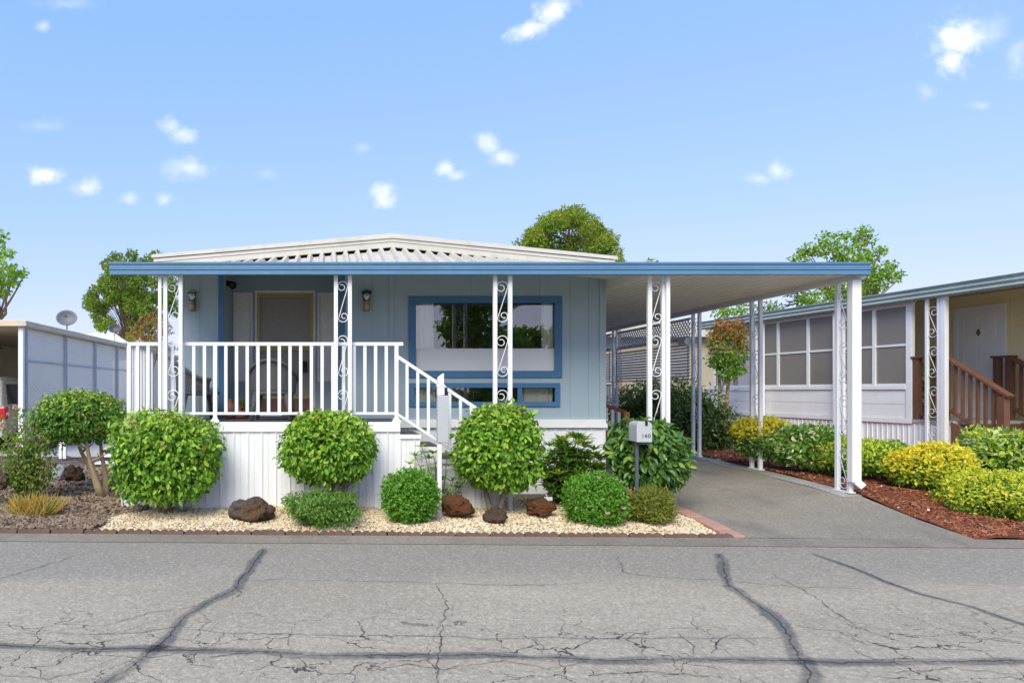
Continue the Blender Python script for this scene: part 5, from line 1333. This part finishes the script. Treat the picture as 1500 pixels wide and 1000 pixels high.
def dish(px_, py_, Y, w, mat, label, zroof):
    c = P(px_, py_, Y); t = thing('satellite_dish', label, 'satellite dish', (c.x, Y, zroof), 0, 'satellite dishes on the neighbouring roof')
    h = c.z - zroof; ax = Vector((.25, -.95, .35)).normalized()
    m_ = MB(); n, k = 22, 6; s1 = ax.cross(Vector((0,0,1))).normalized(); s2 = s1.cross(ax)
    m_.v.append(tuple(Vector((0,0,h))-ax*.03))
    for j in range(1, k+1):
        for i in range(n):
            a = 2*math.pi*i/n; r = w/2*j/k; m_.v.append(tuple(Vector((0,0,h)) + s1*math.cos(a)*r + s2*math.sin(a)*r*.86 + ax*(.10*(j/k)**2-.03)))
    for i in range(n): m_.f.append((0, 1+i, 1+(i+1)%n)); m_.m.append(0)
    for j in range(k-1):
        for i in range(n): a = 1+j*n+i; b = 1+j*n+(i+1)%n; m_.f.append((a, a+n, b+n, b)); m_.m.append(0)
    d_ = m_.build('reflector', mat, t, local=True, smooth=True); md = d_.modifiers.new('t', 'SOLIDIFY'); md.thickness = .012
    m_ = MB(); m_.tube([(0,0,0),(0,0,h*.6),tuple(Vector((0,0,h))-ax*.06)], .022, 8); m_.build('mast', 'chrome', t, local=True)
    f = Vector((0,0,h))+ax*.36-s2*.10; m_ = MB(); m_.tube([tuple(Vector((0,0,h))-s2*w*.42), tuple(f)], .012, 6); m_.build('arm', 'chrome', t, local=True)
    m_ = MB(); m_.tube([tuple(f+s2*.01), tuple(f-ax*.10+s2*.03)], .03, 8); m_.build('feed_horn', 'black', t, local=True)
dish(98, 467, 18.3, .54, 'dish', 'larger pale grey satellite dish on the neighbouring carport roof', 3.20)
dish(168, 482, 26, .46, 'dish_dark', 'smaller dark satellite dish farther back on the neighbouring roof', 3.22)
# car in the neighbour's carport
car = thing('parked_car', 'silver van parked under the neighbouring carport with red tail lamp', 'car', (-8.55, 18.4, .14))
bx0, bx1, by0, by1 = -.92, .92, -2.3, 2.4
mb = MB()
sec = [(-.92, .35), (.92, .35), (.94, .75), (.93, 1.05), (.88, 1.12), (.78, 1.68), (.68, 1.80), (-.68, 1.80), (-.78, 1.68), (-.88, 1.12), (-.93, 1.05), (-.94, .75)]
def carpl(p, e): return (p[0], by0 + (.18 if (e == 0 and p[1] > 1.5) else .0) if e == 0 else by1 - (1.5 if p[1] > 1.5 else .9 if p[1] > 1.1 else 0), p[1])
mb.extrude(sec, carpl); mb.build('body', 'silver', car, local=True, bevel=.05)
for y0_, y1_ in ((-2.05, -1.22), (-1.1, -.15), (-.05, .85)):
    m_ = MB(); m_.add([(.893, y0_+.02, 1.14), (.893, y1_-.02, 1.14), (.800, y1_-.06, 1.62), (.800, y0_+.10, 1.62), (.85, y0_+.02, 1.14), (.85, y1_-.02, 1.14), (.76, y1_-.06, 1.62), (.76, y0_+.10, 1.62)], [(0,1,2,3),(4,7,6,5),(0,4,5,1),(1,5,6,2),(2,6,7,3),(3,7,4,0)]); m_.build('window', 'car_glass', car, local=True)
m_ = MB(); m_.add([(-.74, by0-.004, 1.14), (.74, by0-.004, 1.14), (.64, by0+.155, 1.66), (-.64, by0+.155, 1.66)], [(0,1,2,3)]); m_.build('rear_window', 'car_glass', car, local=True)
for s_ in (-1, 1):
    m_ = MB(); m_.box(s_*.955, s_*.74, by0-.02, by0+.16, .78, 1.08); m_.build('tail_lamp', 'tail', car, local=True, bevel=.03)
m_ = MB(); m_.box(-.93, .93, by0-.10, by0-.001, .36, .58); m_.build('bumper', 'chrome', car, local=True, bevel=.04)
for sx in (-1, 1):
    for yy in (-1.4, 1.5):
        m_ = MB(); m_.tube([(sx*.72, yy, .33), (sx*.95, yy, .33)], .33, 24); wo = m_.build('wheel', 'rubber', car, local=True, bevel=.03)
        m_ = MB(); m_.tube([(sx*.951, yy, .33), (sx*.965, yy, .33)], .2, 20); m_.build('rim', 'chrome', wo, local=True)

# ------------------------------------------------------------------ right neighbour
RO = thing('neighbour_house', 'tan home with green fascia, screened porch and brown entry stairs', 'house', (10.4, 18.4, 0), math.atan(.103))
def rbx(mb, *a, **k): mb.box(*a, **k)
zE = 3.46; yF, yB = -9.6, .35
mb = MB(); pr = [(-.22, zE-.20), (-.25, zE-.17), (-.22, zE-.13), (-.25, zE-.09), (-.22, zE-.05), (-.26, zE), (-.18, zE+.02), (-.15, zE-.2)]
mb.extrude(pr, lambda p, e: (p[0], yF if e == 0 else yB, p[1])); mb.build('fascia', 'green_fascia', RO, local=True)
mb = MB(); mb.extrude([(-.17, zE+.005), (1.7, zE+.12), (1.7, zE+.05), (-.149, zE-.05)], lambda p, e: (p[0], yF+.01 if e == 0 else yB-.01, p[1])); mb.build('awning_roof', 'roof_cream', RO, local=True)
mb = MB(); mb.extrude([(1.5, zE+.02), (1.45, zE+.18), (4.4, zE+.62), (7.4, zE+.18), (7.4, zE+.02)], lambda p, e: (p[0], yF+.3 if e == 0 else yB-.1, p[1])); mb.build('roof', 'roof_cream', RO, local=True)
mb = MB(); mb.box(1.62, 1.72, yF+.6, -5.92, 1.02, zE-.0); mb.box(1.62, 1.72, -4.95, yB-.02, 1.02, zE); mb.box(1.62, 1.72, -5.92, -4.95, 3.24, zE); mb.box(1.72, 7.2, yF+.6, yF+.7, 1.02, zE)
yy = yF+.8
while yy < yB-.1:
    if not (-5.98 < yy < -4.9): mb.box(1.612, 1.619, yy, yy+.02, 1.02, zE-.02)
    yy += .31
mb.box(.0, .08, -5.62, yB, 3.26, zE-.06)
mb.build('wall', 'tan', RO, local=True)
# screened porch
tS = [5.52, 4.80, 4.02, 3.16, 2.28, 1.42, .56]
mb = MB(); mb.box(-.03, .05, -5.62, -tS[0]+.01, 1.07, 3.32); mb.box(-.035, .045, -tS[0]+.011, -.0, 3.24, 3.32); mb.box(-.035, .045, -tS[0]+.011, .3, 1.62, 1.70); mb.box(-.035, .06, -5.62, .3, .98, 1.07)
mb.build('porch_frame', 'white', RO, local=True, bevel=.005)
for k in range(len(tS)):
    a = -tS[k]; b = -tS[k+1] if k+1 < len(tS) else -.02
    f = MB(); f.box(-.028, .03, b-.07, b, 1.701, 3.239); f.box(-.02, .02, a+.012, b-.071, 2.45, 2.49); f.box(-.02, .02, a+.012, b-.071, 3.20, 3.238); f.box(-.02, .02, a+.012, b-.071, 1.702, 1.735)
    fo = f.build('window', 'white', RO, local=True)
    g = MB(); g.box(-.004, .002, a+.012, b-.071, 1.736, 3.199); g.build('screen', 'screen', fo, local=True)
mb = MB(); zz = 1.075
while zz < 1.60:
    mb.add([(-.013, -5.52, zz), (-.013, .3, zz), (-.009, .3, zz+.268), (-.009, -5.52, zz+.268)], [(0,3,2,1)]); mb.add([(-.013,-5.52,zz),(-.013,.3,zz),(-.006,.3,zz),(-.006,-5.52,zz)], [(0,1,2,3)]); zz += .27
mb.build('lower_siding', 'white', RO, local=True)
mb = MB(); ribbed(mb, (0, .3), (0, -6.35), .05, .99, .11, .014); ribbed(mb, (0, -6.35), (.0, -6.36), .05, .99); ribbed(mb, (1.6, -6.4), (1.6, yF+.6), .05, 1.02, .11, .014); mb.build('skirting', 'skirt', RO, local=True)
mb = MB(); mb.box(-.025, 1.61, -6.4, .3, 1.0, 1.065); mb.build('porch_floor', 'concrete', RO, local=True)
# entry door
mb = MB(); y0, y1 = -5.83, -5.05
mb.box(1.60, 1.64, y0, y1, 1.07, 3.15)
for c0, c1 in ((.09, .36), (.42, .69)):
    for q0, q1 in ((.12, .62), (.75, 1.38), (1.52, 1.95)):
        mb.box(1.592, 1.599, y0+c0*1.0, y0+c1*1.0, 1.07+q0, 1.07+q0+.02); mb.box(1.592, 1.599, y0+c0, y0+c1, 1.07+q1-.02, 1.07+q1); mb.box(1.592, 1.599, y0+c0, y0+c0+.02, 1.07+q0+.021, 1.07+q1-.021); mb.box(1.592, 1.599, y0+c1-.02, y0+c1, 1.07+q0+.021, 1.07+q1-.021)
dr = mb.build('door', 'door_white', RO, local=True)
m_ = MB(); m_.extrude([(-.035, 0), (0, -.07), (.035, 0), (0, .07)], lambda p, e: (1.575 if e == 0 else 1.59, -5.44+p[0], 2.72+p[1])); m_.build('knocker', 'brown', dr, local=True)
m_ = MB(); m_.box(1.59, 1.66, y0-.085, y0-.002, 1.07, 3.235); m_.box(1.59, 1.66, y1+.002, y1+.085, 1.07, 3.235); m_.box(1.59, 1.66, y0-.002, y1+.002, 3.152, 3.235); m_.build('door_trim', 'door_white', RO, local=True, bevel=.004)
# awning posts of the neighbour
def rpost(y, zb):
    t_ = MB()
    for k in (-.11, .11): t_.box(-.12-.024, -.12+.024, y+k-.024, y+k+.024, zb, zE-.2)
    po = t_.build('post', 'white_metal', RO, local=True, bevel=.004); sc = MB(); z_ = zE-.9
    while z_ > zb: scroll_unit(sc, Vector((-.12, y, 0)), Vector((0, 1, 0)), z_, .17); z_ -= .72
    sc.build('scroll', 'white_metal', po, local=True, smooth=True)
for y in (-6.12, -4.12, -1.86): rpost(y, .2)
m_ = MB(); m_.box(-.15, -.07, -6.36, -6.27, .2, zE-.2); m_.build('downspout', 'white_metal', RO, local=True, bevel=.006)
# brown stairs
ST = thing('entry_stairs', 'brown wooden entry stairs with slatted railings up to the white door', 'stairs', (10.4, 18.4, 0), math.atan(.103))
mb = MB()
for i in range(5):
    y1_ = -6.4-.26*i; zz = 1.06-.16*(i+1); mb.box(.02, 1.3, y1_-.29, y1_-.001, zz-.05, zz); mb.box(.02, 1.3, y1_-.03, y1_-.002, zz+.001, zz+.11)
mb.build('treads', 'stair_brown', ST, local=True)
for a_ in (-.03, 1.305):
    mb = MB(); mb.extrude([(-6.36, .2), (-6.36, 1.05), (-7.75, .30), (-7.75, .2)], lambda p, e: (a_ if e == 0 else a_+.045, p[0], p[1])); mb.build('stringer', 'stair_brown', ST, local=True)
def brail(x, ya):
    m_ = MB(); m_.box(x-.05, x+.05, -ya-.10, -ya, 1.065, 2.20); m_.build('newel', 'stair_brown', ST, local=True, bevel=.006)
    m_ = MB(); m_.box(x-.045, x+.045, -6.26, -6.15, 1.065, 2.20); m_.build('newel', 'stair_brown', ST, local=True, bevel=.006)
    m_ = MB(); m_.box(x-.055, x+.055, -7.22, -7.10, .3, 1.50); m_.build('newel', 'stair_brown', ST, local=True, bevel=.006)
    m_ = MB(); m_.box(x-.07, x+.07, -6.28, -ya+.03, 2.201, 2.24); m_.box(x-.03, x+.03, -6.14, -ya-.11, 1.13, 1.19)
    m_.bar((x, -6.2, 2.22), (x, -7.28, 1.50), .13, .045); m_.bar((x, -6.28, 1.27), (x, -7.1, .72), .05, .06); hr = m_.build('handrail', 'stair_brown', ST, local=True, bevel=.004)
    k = 1
    while k < 7:
        y = -6.26-.125*k; zt_ = 2.2-.667*(-6.2-y); m_ = MB(); m_.box(x-.02, x+.02, y-.02, y+.02, zt_-.93, zt_-.02); m_.build('baluster', 'stair_brown', hr, local=True); k += 1
    for y in ([-ya-.11-.12*q for q in range(1, 4)] if ya < 6 else []):
        if y < -6.12: continue
        m_ = MB(); m_.box(x-.02, x+.02, y-.02, y+.02, 1.19, 2.2); m_.build('baluster', 'stair_brown', hr, local=True)
brail(.03, 5.64); brail(1.33, 5.95)
t = thing('wall_lamp', 'small grey porch lamp on the tan wall beside the white door', 'lamp', (0, 0, 0))
t.matrix_world = RO.matrix_basis @ Matrix.Translation((1.6, -6.42, 2.86)); t.location = RO.matrix_basis @ Vector((1.6, -6.42, 2.86)); t.rotation_euler = RO.rotation_euler
m_ = MB(); m_.box(-.03, .01, -.05, .05, -.06, .06); m_.build('bracket', 'chrome', t, local=True); m_ = MB(); m_.tube([(-.09, 0, -.05), (-.09, 0, .05)], [.05, .06], 12); m_.tube([(-.02,0,.0),(-.09,0,.0)], .012, 6); m_.build('shade', 'chrome', t, local=True, smooth=True)
# potted plants seen through the screen
for i, (y, z, lab) in enumerate(((-5.15, 1.95, 'bushy potted plant behind the nearest porch screen'), (-2.75, 1.9, 'potted plant behind a middle porch screen'))):
    w_ = Matrix.Translation((10.4, 18.4, 0)) @ Matrix.Rotation(math.atan(.103), 4, 'Z') @ Vector((.55, y, 1.07))
    b_ = bush('potted_plant', lab, 'plant', w_, w_+Vector((0,0,z-1.2)), (.28, .28, .34), 420, .09, .45, ['midgreen', 'pink'], seed=130+i, stems=3, stem_r=.012, sel=sel_rand(.05), group='plants in the screened porch')
    m_ = MB(); m_.lathe([(.12,.001),(.16,.25),(.175,.26),(.17,.30)], (0,0,0), 14); m_.build('pot', 'brown', b_, local=True, smooth=True)
# tan house beyond the lattice
bh = thing('distant_house', 'tan house with white fascia seen through the carport lattice', 'house', (13.2, 27, .3))
m_ = MB(); m_.box(-2.4, 2.2, 0, 8, -.3, 3.4); m_.build('wall', 'far_tan', bh, local=True)
m_ = MB(); m_.extrude([(-2.7, 3.4), (2.5, 3.4), (2.5, 3.6), (-.1, 4.15), (-2.7, 3.6)], lambda p, e: (p[0], -.4 if e == 0 else 8.3, p[1])); m_.build('roof', 'roof_white', bh, local=True)
bh = thing('distant_house', 'low grey roofed house far behind the small dark dish', 'house', (PX(160, 36), 36, .2))
m_ = MB(); m_.box(-2.5, 2.0, 0, 6, -.2, 3.9); m_.build('wall', 'cream', bh, local=True)
m_ = MB(); m_.extrude([(-2.8, 3.9), (2.3, 3.9), (2.3, 4.05), (-.2, 4.5), (-2.8, 4.05)], lambda p, e: (p[0], -.3 if e == 0 else 6.3, p[1])); m_.build('roof', 'louver', bh, local=True)

# ------------------------------------------------------------------ sky, sun, camera
SUN_EL, SUN_AZ = R(43), R(202)       # azimuth measured clockwise from +Y
world = bpy.data.worlds.new('World'); scene.world = world; world.use_nodes = True
nt = world.node_tree; nt.nodes.clear()
sky = nt.nodes.new('ShaderNodeTexSky'); sky.sky_type = 'NISHITA'; sky.sun_disc = False; sky.sun_elevation = SUN_EL; sky.sun_rotation = SUN_AZ
sky.air_density = 1.0; sky.dust_density = .7; sky.ozone_density = 3.2; sky.altitude = 50
tc = nt.nodes.new('ShaderNodeTexCoord'); sp = nt.nodes.new('ShaderNodeSeparateXYZ'); nt.links.new(tc.outputs['Generated'], sp.inputs[0])
ysafe = math_node(nt, 'MAXIMUM', sp.outputs[1], .05)
u = math_node(nt, 'DIVIDE', sp.outputs[0], ysafe); v = math_node(nt, 'DIVIDE', sp.outputs[2], ysafe)
cb = nt.nodes.new('ShaderNodeCombineXYZ'); nt.links.new(u, cb.inputs[0]); nt.links.new(v, cb.inputs[1])
n1 = nt.nodes.new('ShaderNodeTexNoise'); n1.inputs['Scale'].default_value = 34; n1.inputs['Detail'].default_value = 8; n1.inputs['Roughness'].default_value = .62; nt.links.new(cb.outputs[0], n1.inputs['Vector'])
nc = math_node(nt, 'MULTIPLY', math_node(nt, 'SUBTRACT', n1.outputs['Fac'], .5), 2.6)
clouds = [(776,42,32,15,.95,-.3),(806,20,30,20,.95,-.4),(1404,55,38,32,1.15,-.1),(1396,88,22,22,.9,0),(1440,45,32,26,.3,0),(250,184,18,14,.5,.2),(268,197,20,12,.55,0),(272,246,34,16,.5,0),(66,256,26,12,.85,0),(124,274,22,14,.65,-.2),(562,286,20,18,.8,0),(716,212,18,16,.6,.2),(734,230,20,12,.6,0),(654,247,16,11,.7,0),(670,257,16,9,.6,0),(1110,262,20,9,.4,0),(1140,250,18,14,.5,0),(1355,132,14,12,.25,0),(63,39,12,8,.45,0),(190,291,16,9,.35,0),(242,292,14,9,.45,0),(1490,85,20,26,.3,0),(1435,155,16,7,.25,0),(100,6,44,8,.2,0),(60,185,34,9,.15,0),(530,217,14,8,.18,0),(390,255,14,8,.18,0)]
acc = None
for px_, py_, rx, ry, op, shear in clouds:
    a = math_node(nt, 'MULTIPLY', math_node(nt, 'SUBTRACT', u, (px_-480)/1000), 1000/rx)
    b0_ = math_node(nt, 'SUBTRACT', v, (572-py_)/1000)
    b = math_node(nt, 'MULTIPLY', math_node(nt, 'ADD', b0_, math_node(nt, 'MULTIPLY', a, shear*rx/1000)), 1000/ry)
    r2 = math_node(nt, 'ADD', math_node(nt, 'MULTIPLY', a, a), math_node(nt, 'MULTIPLY', b, b))
    d = math_node(nt, 'ADD', math_node(nt, 'SUBTRACT', 1.0, math_node(nt, 'POWER', r2, .5)), nc)
    f = maprange(nt, d, -.45, 1.35, 0, min(1, op*.95), True)
    acc = f if acc is None else math_node(nt, 'MAXIMUM', acc, f)
acc = math_node(nt, 'MULTIPLY', acc, math_node(nt, 'GREATER_THAN', sp.outputs[1], .06))
srgb = nt.nodes.new('ShaderNodeSeparateColor'); nt.links.new(sky.outputs[0], srgb.inputs[0])
crgb = nt.nodes.new('ShaderNodeCombineColor')
for i, (g_, k_) in enumerate(((.62, 1.08), (.36, 1.57), (.06, 3.75))):   # per-channel colour grade: flatter, paler gradient
    nt.links.new(math_node(nt, 'MULTIPLY', math_node(nt, 'POWER', math_node(nt, 'MAXIMUM', srgb.outputs[i], .001), g_), k_), crgb.inputs[i])
red = nt.nodes.new('ShaderNodeSeparateColor'); nt.links.new(crgb.outputs[0], red.inputs[0])
cr2 = nt.nodes.new('ShaderNodeCombineColor')
nt.links.new(math_node(nt, 'MINIMUM', red.outputs[0], math_node(nt, 'MULTIPLY', red.outputs[1], .97)), cr2.inputs[0]); nt.links.new(red.outputs[1], cr2.inputs[1]); nt.links.new(red.outputs[2], cr2.inputs[2])
cm = mixc(nt, acc, cr2.outputs[0], (4.6, 4.6, 4.6))
bg = nt.nodes.new('ShaderNodeBackground'); bg.inputs[1].default_value = .108; nt.links.new(cm, bg.inputs[0])
wo = nt.nodes.new('ShaderNodeOutputWorld'); nt.links.new(bg.outputs[0], wo.inputs[0])

sl = bpy.data.lights.new('sun', 'SUN'); sl.energy = 1.5; sl.angle = R(38); sl.color = (1, .95, .80)
so = bpy.data.objects.new('sun', sl); COL.objects.link(so)
dirv = Vector((math.sin(SUN_AZ)*math.cos(SUN_EL), math.cos(SUN_AZ)*math.cos(SUN_EL), math.sin(SUN_EL)))
so.rotation_euler = dirv.to_track_quat('Z', 'Y').to_euler(); so.location = dirv*60

cam = bpy.data.cameras.new('camera'); co = bpy.data.objects.new('camera', cam); COL.objects.link(co)
co.location = (0, 0, CH); co.rotation_euler = (R(90), 0, 0)
cam.sensor_width = 36; cam.lens = 24.0; cam.shift_x = (750-480)/1500; cam.shift_y = 72/1500; cam.clip_end = 3000; cam.clip_start = .05
scene.camera = co
vs = scene.view_settings; vs.view_transform = 'Standard'; vs.look = 'None'; vs.exposure = 1.43; vs.gamma = 1; vs.use_curve_mapping = False
scene.cycles.use_denoising = True
scene.cycles.max_bounces = 8; scene.cycles.transparent_max_bounces = 16
